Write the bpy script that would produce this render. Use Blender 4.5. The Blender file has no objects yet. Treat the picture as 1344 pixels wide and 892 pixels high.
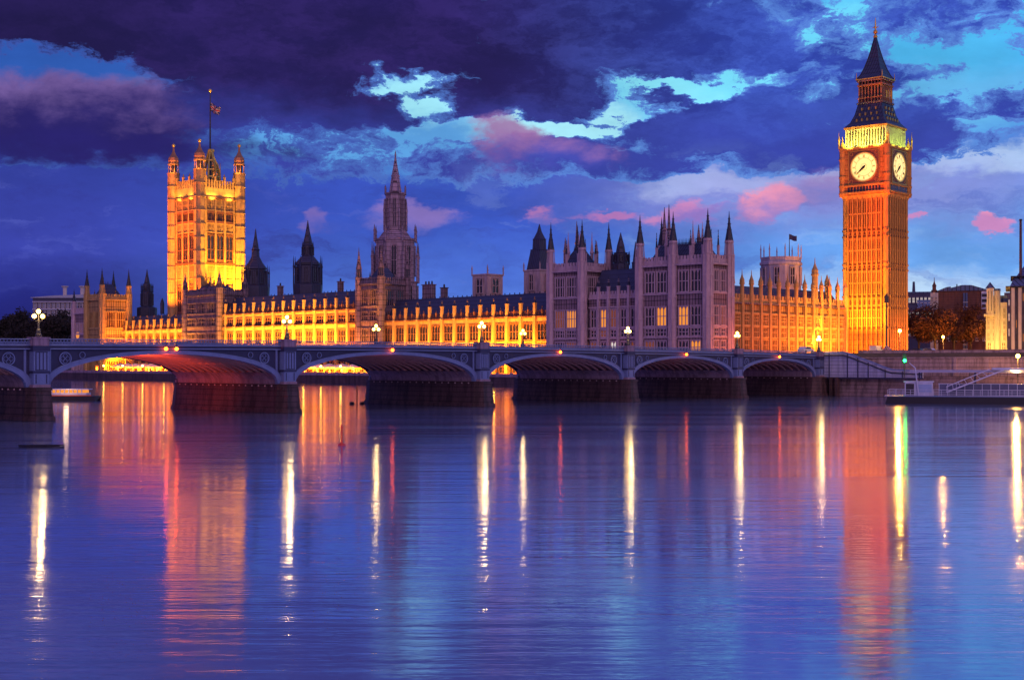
import bpy, math, random
from mathutils import Vector
R = math.radians
random.seed(7)
S = bpy.context.scene
COL = S.collection

# ------------------------------------------------------------------ camera
F = 1800.0; HY = 476.0; CH = 7.2            # focal length and horizon of the 1344x892 photograph, eye height over the water
cam = bpy.data.cameras.new("camera"); camo = bpy.data.objects.new("camera", cam); COL.objects.link(camo)
camo.location = (0, 0, CH); camo.rotation_euler = (R(90), 0, 0)
cam.sensor_width = 36; cam.lens = 36 * F / 1344; cam.shift_y = (HY - 446) / 1344
cam.clip_start = 0.5; cam.clip_end = 20000
S.camera = camo
S.render.resolution_x = 1024; S.render.resolution_y = 679
S.render.engine = 'CYCLES'
S.cycles.use_denoising = True
S.cycles.max_bounces = 5; S.cycles.diffuse_bounces = 2; S.cycles.glossy_bounces = 3
S.cycles.sample_clamp_indirect = 6.0
S.cycles.blur_glossy = 0.3
S.view_settings.view_transform = 'Standard'; S.view_settings.look = 'None'
S.view_settings.exposure = 0; S.view_settings.gamma = 1; S.view_settings.use_curve_mapping = False

def lin(c):
    return tuple(((v / 255) / 12.92 if v <= 10 else ((v / 255 + 0.055) / 1.055) ** 2.4) for v in c)

# ------------------------------------------------------------------ node helper
class NT:
    def __init__(s, nt): s.nt = nt
    def n(s, t, **k):
        o = s.nt.nodes.new(t)
        for a, b in k.items(): setattr(o, a, b)
        return o
    def put(s, sock, v):
        if isinstance(v, bpy.types.NodeSocket): s.nt.links.new(v, sock)
        else: sock.default_value = v
    def m(s, op, a, b=0.0, c=0.0, clamp=False):
        o = s.n('ShaderNodeMath', operation=op, use_clamp=clamp)
        s.put(o.inputs[0], a); s.put(o.inputs[1], b); s.put(o.inputs[2], c); return o.outputs[0]
    def v(s, op, a, b=(0, 0, 0), sc=1.0):
        o = s.n('ShaderNodeVectorMath', operation=op)
        s.put(o.inputs[0], a); s.put(o.inputs[1], b)
        if op == 'SCALE': s.put(o.inputs[3], sc)
        return o.outputs['Value'] if op in ('LENGTH', 'DOT_PRODUCT') else o.outputs[0]
    def rng(s, x, a, b, c=0.0, d=1.0, interp='SMOOTHSTEP'):
        o = s.n('ShaderNodeMapRange', interpolation_type=interp)
        for i, q in enumerate((x, a, b, c, d)): s.put(o.inputs[i], q)
        return o.outputs[0]
    def noise(s, vec, scale, detail=4, rough=.55, dist=0.0, out='Fac'):
        o = s.n('ShaderNodeTexNoise'); s.put(o.inputs['Vector'], vec)
        o.inputs['Scale'].default_value = scale; o.inputs['Detail'].default_value = detail
        o.inputs['Roughness'].default_value = rough; o.inputs['Distortion'].default_value = dist
        return o.outputs[out]
    def mix(s, f, a, b, mode='MIX'):
        o = s.n('ShaderNodeMix', data_type='RGBA', blend_type=mode)
        s.put(o.inputs[0], f)
        for i, q in ((6, a), (7, b)):
            if not isinstance(q, bpy.types.NodeSocket): q = tuple(q)[:3] + (1,)
            s.put(o.inputs[i], q)
        return o.outputs[2]
    def ramp(s, f, stops):
        o = s.n('ShaderNodeValToRGB'); s.put(o.inputs[0], f); r = o.color_ramp
        while len(r.elements) < len(stops): r.elements.new(.5)
        for e, (p, c) in zip(r.elements, sorted(stops, key=lambda q: q[0])): e.position = p; e.color = tuple(c) + (1,)
        return o.outputs[0]

# ------------------------------------------------------------------ dusk sky
world = bpy.data.worlds.new("World"); S.world = world; world.use_nodes = True
W = NT(world.node_tree); W.nt.nodes.clear()
tc = W.n('ShaderNodeTexCoord'); D = tc.outputs['Generated']
sep = W.n('ShaderNodeSeparateXYZ'); W.put(sep.inputs[0], D)
dx, dy, dz = sep.outputs
az = W.m('ARCTAN2', dx, dy)
hor = W.m('SQRT', W.m('ADD', W.m('MULTIPLY', dx, dx), W.m('MULTIPLY', dy, dy)))
el = W.m('ARCTAN2', dz, hor)
cb = W.n('ShaderNodeCombineXYZ'); W.put(cb.inputs[0], W.m('MULTIPLY', az, 1.8)); W.put(cb.inputs[1], W.m('MULTIPLY', el, 1.8))
PP = cb.outputs[0]
def ang(px, py):                                             # direction of a point of the sky (azimuth, elevation, in 1/1.8 rad)
    a = math.atan((px - 672) / F)
    return a * 1.8, math.atan((HY - py) / F * math.cos(a)) * 1.8
stretch = W.v('MULTIPLY', PP, (1, 2.1, 1))
n1 = W.noise(stretch, 7.0, 6, .6, out='Color')
n2 = W.noise(stretch, 24.0, 5, .65, out='Color')
warp = W.v('ADD', W.v('SCALE', W.v('SUBTRACT', n1, (.5, .5, .5)), sc=.13), W.v('SCALE', W.v('SUBTRACT', n2, (.5, .5, .5)), sc=.06))
PW = W.v('ADD', PP, W.v('MULTIPLY', warp, (1, .6, 0)))
fine = W.noise(stretch, 15.0, 9, .62)
shred = W.noise(W.v('MULTIPLY', W.v('ADD', PP, W.v('SCALE', warp, sc=.5)), (1, 1.9, 1)), 11.0, 10, .72, .5)
billow = W.noise(W.v('MULTIPLY', PP, (1, 1.4, 1)), 9.0, 8, .6, .3)
sepP = W.n('ShaderNodeSeparateXYZ'); W.put(sepP.inputs[0], PP)
sepW = W.n('ShaderNodeSeparateXYZ'); W.put(sepW.inputs[0], W.v('ADD', PP, W.v('SCALE', warp, sc=.6)))
ev = W.m('DIVIDE', sepW.outputs[1], .56)                     # 0 at the horizon, .85 at the top of the photograph
def grad(st): return W.ramp(ev, [(((476 - y) / 1000) / .56, lin(c)) for y, c in st])
gl = grad([(476, (16, 22, 92)), (400, (26, 34, 118)), (330, (50, 60, 158)), (230, (44, 56, 148)), (120, (40, 84, 168)), (0, (36, 70, 150))])
gm = grad([(476, (100, 140, 222)), (380, (72, 110, 206)), (300, (52, 82, 186)), (230, (48, 74, 176)), (160, (56, 104, 196)), (0, (50, 96, 190))])
gr = grad([(476, (190, 214, 240)), (385, (176, 206, 238)), (350, (100, 156, 226)), (260, (88, 138, 216)), (180, (56, 108, 204)), (90, (52, 128, 212)), (0, (60, 150, 220))])
xw = sepW.outputs[0]
sky = W.mix(W.rng(xw, -.62, -.1), gl, gm)
sky = W.mix(W.rng(xw, -.02, .52), sky, gr)
def blob(px, py, rx, ry, col, soft=.35, rough=.9, op=1.0, nz=None):
    global sky
    cx, cy = ang(px, py)
    d = W.v('LENGTH', W.v('MULTIPLY', W.v('SUBTRACT', PW, (cx, cy, 0)), (1000 / rx, 1000 / ry, 0)))
    d = W.m('ADD', d, W.m('MULTIPLY', W.m('SUBTRACT', nz or fine, .5), rough * -2))
    f = W.rng(d, 1 + soft, 1 - soft, 0.0, op)
    sky = W.mix(f, sky, lin(col))
def gap(px, py, rx, ry, col, op=1.0, edge=.30):                # torn bright opening, its colour thinning towards the ragged rim
    global sky
    cx, cy = ang(px, py)
    d = W.v('LENGTH', W.v('MULTIPLY', W.v('SUBTRACT', PW, (cx, cy, 0)), (1000 / rx, 1000 / ry, 0)))
    q = W.m('SUBTRACT', W.m('ADD', .95, W.m('MULTIPLY', W.m('SUBTRACT', shred, .5), 5.5)), d)
    f = W.rng(q, 0.0, edge, 0.0, op)
    dim = tuple(v * .62 for v in lin(col)); sky = W.mix(f, sky, W.mix(W.rng(q, .1, 1.3), dim, lin(col)))
def band(px, py, rx, ry, c1, c2, y1, y2, soft=.3, rough=.9, op=1.0):   # a cumulus: lit top, dark base
    global sky
    cx, cy = ang(px, py)
    d = W.v('LENGTH', W.v('MULTIPLY', W.v('SUBTRACT', PW, (cx, cy, 0)), (1000 / rx, 1000 / ry, 0)))
    d = W.m('ADD', d, W.m('MULTIPLY', W.m('SUBTRACT', billow, .5), rough * -2))
    f = W.rng(d, 1 + soft, 1 - soft, 0.0, op)
    g = W.rng(W.m('ADD', sepW.outputs[1], W.m('MULTIPLY', W.m('SUBTRACT', billow, .5), .12)), (476 - y1) / 1000, (476 - y2) / 1000)
    sky = W.mix(f, sky, W.mix(g, lin(c1), lin(c2)))
# clear sky seen between the clouds, brightest in a few openings
def glow(px, py, rx, ry, col, op=1.0, soft=.5):
    global sky
    cx, cy = ang(px, py)
    d = W.v('LENGTH', W.v('MULTIPLY', W.v('SUBTRACT', PW, (cx, cy, 0)), (1000 / rx, 1000 / ry, 0)))
    sky = W.mix(W.rng(d, 1 + soft, 1 - soft, 0.0, op), sky, lin(col))
glow(520, 165, 300, 50, (84, 150, 212)); glow(1150, 60, 260, 90, (72, 172, 226)); glow(960, 130, 160, 50, (86, 180, 228)); glow(560, 125, 110, 30, (150, 218, 236))
glow(745, 165, 110, 30, (158, 222, 238)); glow(905, 110, 110, 26, (128, 216, 238)); glow(1000, 96, 90, 24, (112, 208, 236)); glow(1240, 212, 190, 16, (170, 202, 236), .9); glow(1090, 40, 60, 34, (100, 200, 234)); glow(1180, 140, 200, 44, (100, 178, 230), .8)
glow(940, 240, 90, 16, (170, 192, 230), .7); glow(1110, 250, 270, 42, (146, 138, 202), .6, .8)
# cloud density: hand placed masses and openings, broken up by fractal noise
bias = -.42
def mass(px, py, rx, ry, w, soft=.75):
    global bias
    cx, cy = ang(px, py)
    d = W.v('LENGTH', W.v('MULTIPLY', W.v('SUBTRACT', PW, (cx, cy, 0)), (1000 / rx, 1000 / ry, 0)))
    bias = W.m('ADD', bias, W.rng(d, 1 + soft, max(0, 1 - soft), 0.0, w))
for a_ in ((600, 30, 500, 105, 1.25), (330, 125, 170, 95, .9), (80, 10, 290, 62, 1.2), (880, 62, 240, 44, .8), (520, 148, 120, 24, .5), (1120, 150, 170, 50, .50), (1250, 150, 140, 46, .50), (930, 196, 330, 34, .95),
           (1200, 85, 170, 34, .22), (1300, 30, 90, 40, .35), (600, 236, 260, 22, .62), (120, 205, 190, 14, .55), (1000, 148, 150, 26, .55), (880, 150, 120, 16, .45), (960, 70, 80, 16, .4), (690, 130, 90, 24, .5), (1190, 5, 60, 24, .3), (1060, 185, 120, 22, .3),
           (512, 108, 56, 15, -1.05), (556, 140, 46, 11, -.9), (400, 106, 26, 6, -.8), (640, 172, 110, 10, -.9), (460, 172, 150, 20, -.55), (905, 115, 66, 8, -1.1), (990, 98, 66, 12, -1.0), (742, 167, 58, 9, -1.2), (825, 148, 46, 6, -.9), (1085, 38, 80, 40, -.45), (75, 96, 120, 30, -1.5),
           (1235, 62, 84, 14, -.5), (1060, 128, 50, 12, -.5), (1235, 118, 60, 10, -.7), (1100, 165, 50, 12, -.6), (1270, 160, 60, 9, -.6), (990, 172, 40, 9, -.6), (1180, 130, 30, 14, -.6), (1320, 90, 40, 20, -.6), (935, 238, 70, 10, -.5), (830, 140, 60, 7, -.5)): mass(*a_)
# fractal
fb = W.m('ADD', W.m('MULTIPLY', W.m('SUBTRACT', shred, .5), 3.3), W.m('MULTIPLY', W.m('SUBTRACT', billow, .5), 1.0))
dens = W.m('ADD', bias, fb)
core = W.mix(W.rng(xw, -.05, .44), lin((28, 18, 78)), lin((40, 60, 158)))
core = W.mix(W.rng(W.noise(W.v('ADD', stretch, W.v('SCALE', warp, sc=1.5)), 7.0, 8, .66), .38, .66), core, W.mix(W.rng(xw, -.1, .4), lin((44, 29, 98)), lin((62, 90, 192))))
core = W.mix(W.rng(xw, -.35, -.6, 0, .55), core, lin((22, 12, 60)))
low = W.rng(sepW.outputs[1], .365, .27)                       # the banks nearer the horizon are paler blue
core = W.mix(W.m('MULTIPLY', low, .85), core, lin((50, 62, 158)))
dens = W.m('SUBTRACT', dens, W.m('MULTIPLY', W.rng(sepP.outputs[1], .26, .20), .8))
rim = W.mix(W.rng(xw, -.5, .2), lin((52, 78, 160)), lin((84, 128, 208)))
cc = W.mix(W.rng(dens, .04, .55), rim, core)
sky = W.mix(W.rng(dens, -.07, .12), sky, cc)
# thin layered veils in the clear band above the roofs
veil = W.noise(W.v('MULTIPLY', PW, (1, 4.2, 1)), 5.5, 8, .64, .4)
lowb = W.m('MULTIPLY', W.rng(sepP.outputs[1], .30, .20), W.rng(sepP.outputs[1], .04, .12))
sky = W.mix(W.m('MULTIPLY', W.m('MULTIPLY', W.rng(veil, .50, .68), .50), lowb), sky, W.mix(W.rng(xw, -.3, .4), lin((40, 40, 122)), lin((66, 88, 178))))
sky = W.mix(W.m('MULTIPLY', W.m('MULTIPLY', W.rng(veil, .46, .32), .38), lowb), sky, W.mix(W.rng(xw, -.3, .4), lin((82, 92, 184)), lin((136, 172, 226))))
# cumulus with warm lit tops
band(95, 152, 150, 44, (34, 26, 98), (112, 88, 152), 185, 118, .3, .7)
blob(120, 188, 220, 16, (32, 24, 100), .5, .7, .9)
band(715, 205, 80, 22, (62, 68, 164), (136, 98, 164), 225, 178, .35, .7, .95)
band(665, 190, 40, 34, (92, 76, 160), (150, 104, 158), 225, 170, .35, .7, .9)
band(548, 283, 62, 20, (78, 92, 184), (132, 110, 182), 305, 268, .3, .7, .85)
band(416, 284, 22, 20, (66, 82, 176), (116, 98, 172), 310, 270, .3, .7, .8)
band(1002, 262, 36, 26, (150, 120, 186), (222, 140, 172), 285, 250, .25, .8, .95)
band(715, 284, 26, 12, (100, 100, 184), (170, 112, 172), 295, 275, .35, .7, .85)
band(792, 278, 40, 7, (130, 104, 184), (176, 112, 174), 285, 272, .35, .7, .85)
band(905, 277, 48, 12, (140, 110, 186), (190, 124, 178), 290, 268, .35, .7, .9)
band(1070, 245, 44, 26, (110, 112, 186), (156, 124, 184), 275, 230, .5, .7, .7)
band(1290, 286, 22, 10, (196, 130, 186), (222, 140, 180), 296, 280, .25, .9, .95)
band(1200, 284, 9, 4, (196, 130, 186), (210, 140, 180), 290, 280, .3, .7, .9)
sky = W.v('SCALE', sky, sc=W.rng(W.noise(stretch, 5.0, 8, .62), .3, .72, .92, 1.36, 'LINEAR'))
# overhead and behind the camera: the paler part of the dusk sky
up = W.rng(el, .31, .75)
sky = W.mix(up, sky, lin((88, 92, 190)))
back = W.rng(dy, .25, -.5)
sky = W.mix(back, sky, lin((140, 112, 172)))
below = W.rng(el, -.005, -.03)
sky = W.mix(below, sky, lin((22, 24, 70)))
nis = W.n('ShaderNodeTexSky', sky_type='NISHITA'); nis.sun_disc = False
nis.sun_elevation = R(2); nis.sun_rotation = R(200); nis.altitude = 20; nis.air_density = 1; nis.dust_density = 1
tot = W.v('ADD', sky, W.v('SCALE', nis.outputs[0], sc=.004))
bg = W.n('ShaderNodeBackground'); W.put(bg.inputs[0], tot); bg.inputs[1].default_value = 1.0
wo = W.n('ShaderNodeOutputWorld'); W.nt.links.new(bg.outputs[0], wo.inputs[0])
world.cycles.sampling_method = 'MANUAL'; world.cycles.sample_map_resolution = 1024

# the afterglow behind the camera, as one very soft low sun
sun = bpy.data.lights.new("afterglow", 'SUN'); sun.energy = 0.5; sun.angle = R(30); sun.color = (1.0, .66, .80)
so = bpy.data.objects.new("afterglow", sun); COL.objects.link(so)
so.rotation_euler = Vector((.25, -.9, .32)).to_track_quat('Z', 'Y').to_euler()

# ------------------------------------------------------------------ mesh helper
class MB:
    def __init__(s): s.v = []; s.f = []; s.m = []; s.mats = []
    def mi(s, m):
        if m not in s.mats: s.mats.append(m)
        return s.mats.index(m)
    def add(s, vs, fs, m):
        b = len(s.v); s.v += [tuple(q) for q in vs]; k = s.mi(m)
        for f in fs: s.f.append(tuple(b + i for i in f)); s.m.append(k)
        return s
    def box(s, x0, x1, y0, y1, z0, z1, m):
        return s.add([(x0, y0, z0), (x1, y0, z0), (x1, y1, z0), (x0, y1, z0), (x0, y0, z1), (x1, y0, z1), (x1, y1, z1), (x0, y1, z1)],
                     [(3, 2, 1, 0), (4, 5, 6, 7), (0, 1, 5, 4), (1, 2, 6, 5), (2, 3, 7, 6), (3, 0, 4, 7)], m)
    def fr(s, cx, cy, z0, z1, r0, r1, n, m, rot=None, sy=1.0):
        rot = math.pi / n if rot is None else rot
        a = [rot + 2 * math.pi * i / n for i in range(n)]
        lo = [(cx + r0 * math.cos(t), cy + r0 * sy * math.sin(t), z0) for t in a]
        if r1 <= 0: return s.add(lo + [(cx, cy, z1)], [(i, (i + 1) % n, n) for i in range(n)] + [tuple(range(n))[::-1]], m)
        hi = [(cx + r1 * math.cos(t), cy + r1 * sy * math.sin(t), z1) for t in a]
        return s.add(lo + hi, [(i, (i + 1) % n, n + (i + 1) % n, n + i) for i in range(n)] + [tuple(range(n))[::-1], tuple(range(n, 2 * n))], m)
    def prof(s, cx, cy, pr, n, m, rot=None):
        for (r0, z0), (r1, z1) in zip(pr, pr[1:]): s.fr(cx, cy, z0, z1, r0, r1, n, m, rot)
        return s
    def bar(s, p, q, w, m, n=4, w2=None):
        p = Vector(p); q = Vector(q); d = (q - p)
        if d.length < 1e-6: return s
        d.normalize(); u = d.cross(Vector((0, 0, 1)) if abs(d.z) < .95 else Vector((1, 0, 0))).normalized(); v = d.cross(u)
        w2 = w if w2 is None else w2; vs = []
        for c, r in ((p, w), (q, w2)):
            for i in range(n):
                t = math.pi / n + 2 * math.pi * i / n; vs.append(c + u * r * math.cos(t) + v * r * math.sin(t))
        return s.add(vs, [(i, (i + 1) % n, n + (i + 1) % n, n + i) for i in range(n)] + [tuple(range(n))[::-1], tuple(range(n, 2 * n))], m)
    def ext(s, pts, y0, y1, m):                              # polygon in x,z pushed through y
        n = len(pts)
        return s.add([(x, y0, z) for x, z in pts] + [(x, y1, z) for x, z in pts],
                     [tuple(range(n)), tuple(range(n, 2 * n))[::-1]] + [(i, n + i, n + (i + 1) % n, (i + 1) % n) for i in range(n)], m)
    def ball(s, c, r, m, n=10, k=6, sz=1.0):
        vs = [(c[0], c[1], c[2] - r * sz)]; fs = []
        for j in range(1, k):
            t = -math.pi / 2 + math.pi * j / k
            for i in range(n): a = 2 * math.pi * i / n; vs.append((c[0] + r * math.cos(t) * math.cos(a), c[1] + r * math.cos(t) * math.sin(a), c[2] + r * sz * math.sin(t)))
        vs.append((c[0], c[1], c[2] + r * sz)); L = len(vs) - 1
        for i in range(n):
            fs.append((0, 1 + (i + 1) % n, 1 + i)); fs.append((L, L - n + i, L - n + (i + 1) % n))
            for j in range(k - 2): a = 1 + j * n + i; b = 1 + j * n + (i + 1) % n; fs.append((a, b, b + n, a + n))
        return s.add(vs, fs, m)
    def mesh(s, name):
        me = bpy.data.meshes.new(name); me.from_pydata(s.v, [], s.f)
        for m in s.mats: me.materials.append(m)
        me.polygons.foreach_set('material_index', s.m); me.update(); return me
    def obj(s, name, parent=None, loc=(0, 0, 0), rz=0.0): return inst(name, s.mesh(name), parent, loc, rz)
def inst(name, me, parent=None, loc=(0, 0, 0), rz=0.0):
    o = bpy.data.objects.new(name, me); COL.objects.link(o)
    o.parent = parent; o.location = loc; o.rotation_euler = (0, 0, rz); return o
def tag(o, label=None, cat=None, group=None, kind=None):
    if label: o['label'] = label
    if cat: o['category'] = cat
    if group: o['group'] = group
    if kind: o['kind'] = kind
    return o
def thing(name, label, cat, loc, rz=0.0, group=None):
    o = bpy.data.objects.new(name, None); COL.objects.link(o); o.empty_display_size = .5
    o.location = loc; o.rotation_euler = (0, 0, rz); return tag(o, label, cat, group)
def clone(root, loc, rz, label):                              # a thing, its parts and their sub-parts
    c = root.copy(); COL.objects.link(c); c.location = loc; c.rotation_euler = (0, 0, rz); c['label'] = label
    for ch in list(root.children):
        d = ch.copy(); COL.objects.link(d); d.parent = c
        for g in list(ch.children):
            e = g.copy(); COL.objects.link(e); e.parent = d
    return c

# ------------------------------------------------------------------ materials
MATS = {}
def mat(name, col, rough=.8, var=.25, scale=.6, metal=0.0, emit=None, es=0.0, panel=0.0, course=0.0, bump=.3, spec=.4, stain=0.0):
    if name in MATS: return MATS[name]
    m = bpy.data.materials.new(name); m.use_nodes = True; T = NT(m.node_tree); T.nt.nodes.clear()
    b = T.n('ShaderNodeBsdfPrincipled'); o = T.n('ShaderNodeOutputMaterial'); T.nt.links.new(b.outputs[0], o.inputs[0])
    P = T.n('ShaderNodeTexCoord').outputs['Object']
    n = T.noise(P, scale, 5, .6); n2 = T.noise(P, scale * 7, 3, .6)
    f = T.m('ADD', T.m('MULTIPLY', T.m('SUBTRACT', n, .5), var * 2.4), T.m('MULTIPLY', T.m('SUBTRACT', n2, .5), var * 1.4))
    f = T.m('ADD', 1.0, f); h = n2
    if panel or course:
        sp = T.n('ShaderNodeSeparateXYZ'); T.put(sp.inputs[0], P)
        if panel:
            q = T.m('PINGPONG', T.m('ADD', sp.outputs[0], sp.outputs[1]), panel / 2)
            g = T.rng(q, .05 * panel, .16 * panel, .22, 1.0); f = T.m('MULTIPLY', f, g); h = T.m('ADD', T.m('MULTIPLY', g, .6), h)  # groove shade of the panelling darkened into the colour, with bump
        if course:
            q = T.m('PINGPONG', sp.outputs[2], course / 2)
            g = T.rng(q, .03 * course, .10 * course, .4, 1.0); f = T.m('MULTIPLY', f, g); h = T.m('ADD', T.m('MULTIPLY', g, .5), h)
    if stain:
        st = T.noise(T.v('MULTIPLY', P, (1, 1, .15)), .9, 5, .7)
        f = T.m('MULTIPLY', f, T.rng(st, .35, .6, 1 - stain, 1.0))
    c = T.v('SCALE', tuple(col), sc=f)
    T.put(b.inputs['Base Color'], c); b.inputs['Roughness'].default_value = rough; b.inputs['Metallic'].default_value = metal
    b.inputs['Specular IOR Level'].default_value = spec
    if bump:
        bp = T.n('ShaderNodeBump'); bp.inputs['Strength'].default_value = bump; bp.inputs['Distance'].default_value = .15
        T.put(bp.inputs['Height'], h); T.nt.links.new(bp.outputs[0], b.inputs['Normal'])
    if emit:
        b.inputs['Emission Color'].default_value = tuple(emit) + (1,); b.inputs['Emission Strength'].default_value = es
    MATS[name] = m; return m
STONE = mat('limestone', (.46, .27, .10), .9, .28, .5, panel=1.1, course=2.4, stain=.35)  # floodlit walls: warm light cast put into the stone colour
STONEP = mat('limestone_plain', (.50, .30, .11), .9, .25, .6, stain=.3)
STONED = mat('limestone_unlit', (.27, .18, .20), .9, .35, .5, panel=.9, course=1.8, stain=.4)  # darker copy of the limestone, its unlit look put into the colour
PINK = mat('limestone_pavilion', (.29, .185, .21), .9, .25, .5, panel=1.0, course=2.2, stain=.3)  # same stone where no floodlight falls: dusk lilac put into the colour
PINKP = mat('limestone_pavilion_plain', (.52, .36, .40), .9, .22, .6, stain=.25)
ROOF = mat('slate_roof', (.055, .065, .12), .5, .3, .4, panel=.9, course=1.3, bump=.4)
IRON = mat('dark_iron', (.03, .03, .045), .5, .3, 1.0)
GILT = mat('gilded_iron', (.75, .48, .10), .35, .3, 2.0, metal=.7)
LEAD = mat('dark_lead', (.05, .055, .11), .5, .3, .5, panel=1.2)
GLASS = mat('dark_glass', (.02, .02, .03), .12, .4, .8, spec=.7, bump=.1)
WARMG = mat('lit_window_glass', (.3, .15, .03), .4, .4, .9, emit=(1, .33, .03), es=.85)
COOLG = mat('pale_lit_glass', (.3, .3, .4), .4, .3, 1.5, emit=(.8, .75, .6), es=.8)
GRAN = mat('wet_granite', (.085, .045, .05), .6, .45, .7, course=.8, bump=.6, stain=.6)
GRANP = mat('pale_granite', (.28, .19, .26), .7, .25, .5, stain=.4)
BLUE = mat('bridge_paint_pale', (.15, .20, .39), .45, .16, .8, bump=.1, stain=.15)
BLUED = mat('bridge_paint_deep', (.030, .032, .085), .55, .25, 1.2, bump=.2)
SOFF = mat('soffit_iron', (.17, .08, .08), .6, .3, .8)
RIBM = mat('rib_iron', (.42, .24, .24), .5, .2, .8)
ASPH = mat('asphalt', (.05, .05, .055), .85, .2, .6)
PAVE = mat('paving', (.28, .24, .23), .85, .2, .5)
MUD = mat('embankment_ground', (.12, .10, .09), .9, .3, .3)
EMBG = mat('ember_window_glass', (.10, .04, .03), .3, .45, .7, emit=(1, .24, .04), es=.16, spec=.6)
GLOBE = mat('lamp_globe_glass', (.9, .8, .5), .3, 0, 1, emit=(1, .55, .07), es=24, bump=0)
# ------------------------------------------------------------------ frames
# bridge frame: x west, y south (away from the camera), origin at the west abutment, on the north face
BRX = math.atan2(.7185, .6957); BO = Vector((67.05, 301.3))
def bw(x, y, z=0.0): return (BO.x + x * math.cos(BRX) - y * math.sin(BRX), BO.y + x * math.sin(BRX) + y * math.cos(BRX), z)
# palace frame: x west, y south, origin at the north-east corner of the river front
PR = R(45.5); PO = Vector((51.9, 363.5)); PC, PS = math.cos(PR), math.sin(PR)
def pw(t, s, z=0.0): return (PO.x + t * PC - s * PS, PO.y + t * PS + s * PC, z)
def s_at(px, t):
    k = (px - 672) / F
    return (PO.x + t * PC - k * (PO.y + t * PS)) / (PS + k * PC)
def t_at(px, s):
    k = (px - 672) / F
    return (k * (PO.y + s * PC) - (PO.x - s * PS)) / (PC - k * PS)
def zd(t, s): return pw(t, s)[1]
def hz(py, Z): return CH + (HY - py) / F * Z
def hp(py, t, s): return hz(py, zd(t, s))
def xw_(px, Z): return (px - 672) / F * Z
FE = -math.pi / 2                                             # rotation that turns a north-facing part to face east

# ------------------------------------------------------------------ river
def water_mat():
    m = bpy.data.materials.new('river_water'); m.use_nodes = True; T = NT(m.node_tree); T.nt.nodes.clear()
    P = T.n('ShaderNodeNewGeometry').outputs['Position']
    a = T.noise(T.v('MULTIPLY', P, (.045, .55, 1)), 1.0, 4, .6, .6)
    b = T.noise(T.v('MULTIPLY', P, (.012, .10, 1)), 1.0, 3, .55, .8)
    c = T.noise(T.v('MULTIPLY', P, (.5, 2.0, 1)), 1.0, 3, .6, .4)
    h = T.m('ADD', T.m('MULTIPLY', a, .20), T.m('ADD', T.m('MULTIPLY', b, .45), T.m('MULTIPLY', c, .09)))
    bp = T.n('ShaderNodeBump'); bp.inputs['Strength'].default_value = .27; bp.inputs['Distance'].default_value = .5
    T.put(bp.inputs['Height'], h)
    g = T.n('ShaderNodeBsdfGlossy'); g.inputs['Color'].default_value = (.86, .88, 1, 1)
    T.put(g.inputs['Roughness'], T.rng(b, .35, .65, .06, .125)); T.nt.links.new(bp.outputs[0], g.inputs['Normal'])
    d = T.n('ShaderNodeBsdfDiffuse'); d.inputs[0].default_value = (.26, .36, .58, 1)
    fr = T.n('ShaderNodeFresnel'); fr.inputs[0].default_value = 2.3; T.nt.links.new(bp.outputs[0], fr.inputs[1])
    f = T.m('MULTIPLY_ADD', fr.outputs[0], .85, .20, clamp=True)
    x = T.n('ShaderNodeMixShader'); T.put(x.inputs[0], f); T.nt.links.new(d.outputs[0], x.inputs[1]); T.nt.links.new(g.outputs[0], x.inputs[2])
    o = T.n('ShaderNodeOutputMaterial'); T.nt.links.new(x.outputs[0], o.inputs[0]); return m
WM = water_mat()
wmb = MB(); wmb.add([(-3000, -120, 0), (3000, -120, 0), (3000, 2600, 0), (-3000, 2600, 0)], [(0, 1, 2, 3)], WM)
tag(wmb.obj('river_water'), 'calm blue river with long streaked reflections', None, None, 'structure')

# ground of the west bank: upper town level, terrace level along the river front
def slab(name, pts, z, th, m, label):
    g = MB(); n = len(pts)
    g.add([(x, y, z) for x, y in pts] + [(x, y, z - th) for x, y in pts], [tuple(range(n))] + [(i, n + i, n + (i + 1) % n, (i + 1) % n) for i in range(n)], m)
    return tag(g.obj(name), label, None, None, 'structure')
A0 = bw(6, 26)[:2]
slab('west_bank_ground', [bw(8, 26)[:2], pw(12, 0)[:2], pw(30, 6)[:2], pw(32, 420)[:2], pw(30, 900)[:2], (-1500, 2500), (3000, 2500), (900, 160), bw(12, -160)[:2], bw(12, -1)[:2], bw(12, 26)[:2]], 9.3, 12, MUD, 'dark ground of the west bank behind the bridge')
slab('palace_terrace', [pw(-2, -8)[:2], pw(13, -12)[:2], pw(31, 6)[:2], pw(33, 360)[:2], pw(-2, 360)[:2]], 3.0, 5, PAVE, 'paved riverside terrace under the palace')
slab('garden_ground', [pw(-1, 360)[:2], pw(33, 360)[:2], pw(40, 1200)[:2], pw(-1, 1200)[:2]], 4.0, 6, MUD, 'ground of the riverside garden south of the palace')

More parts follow.
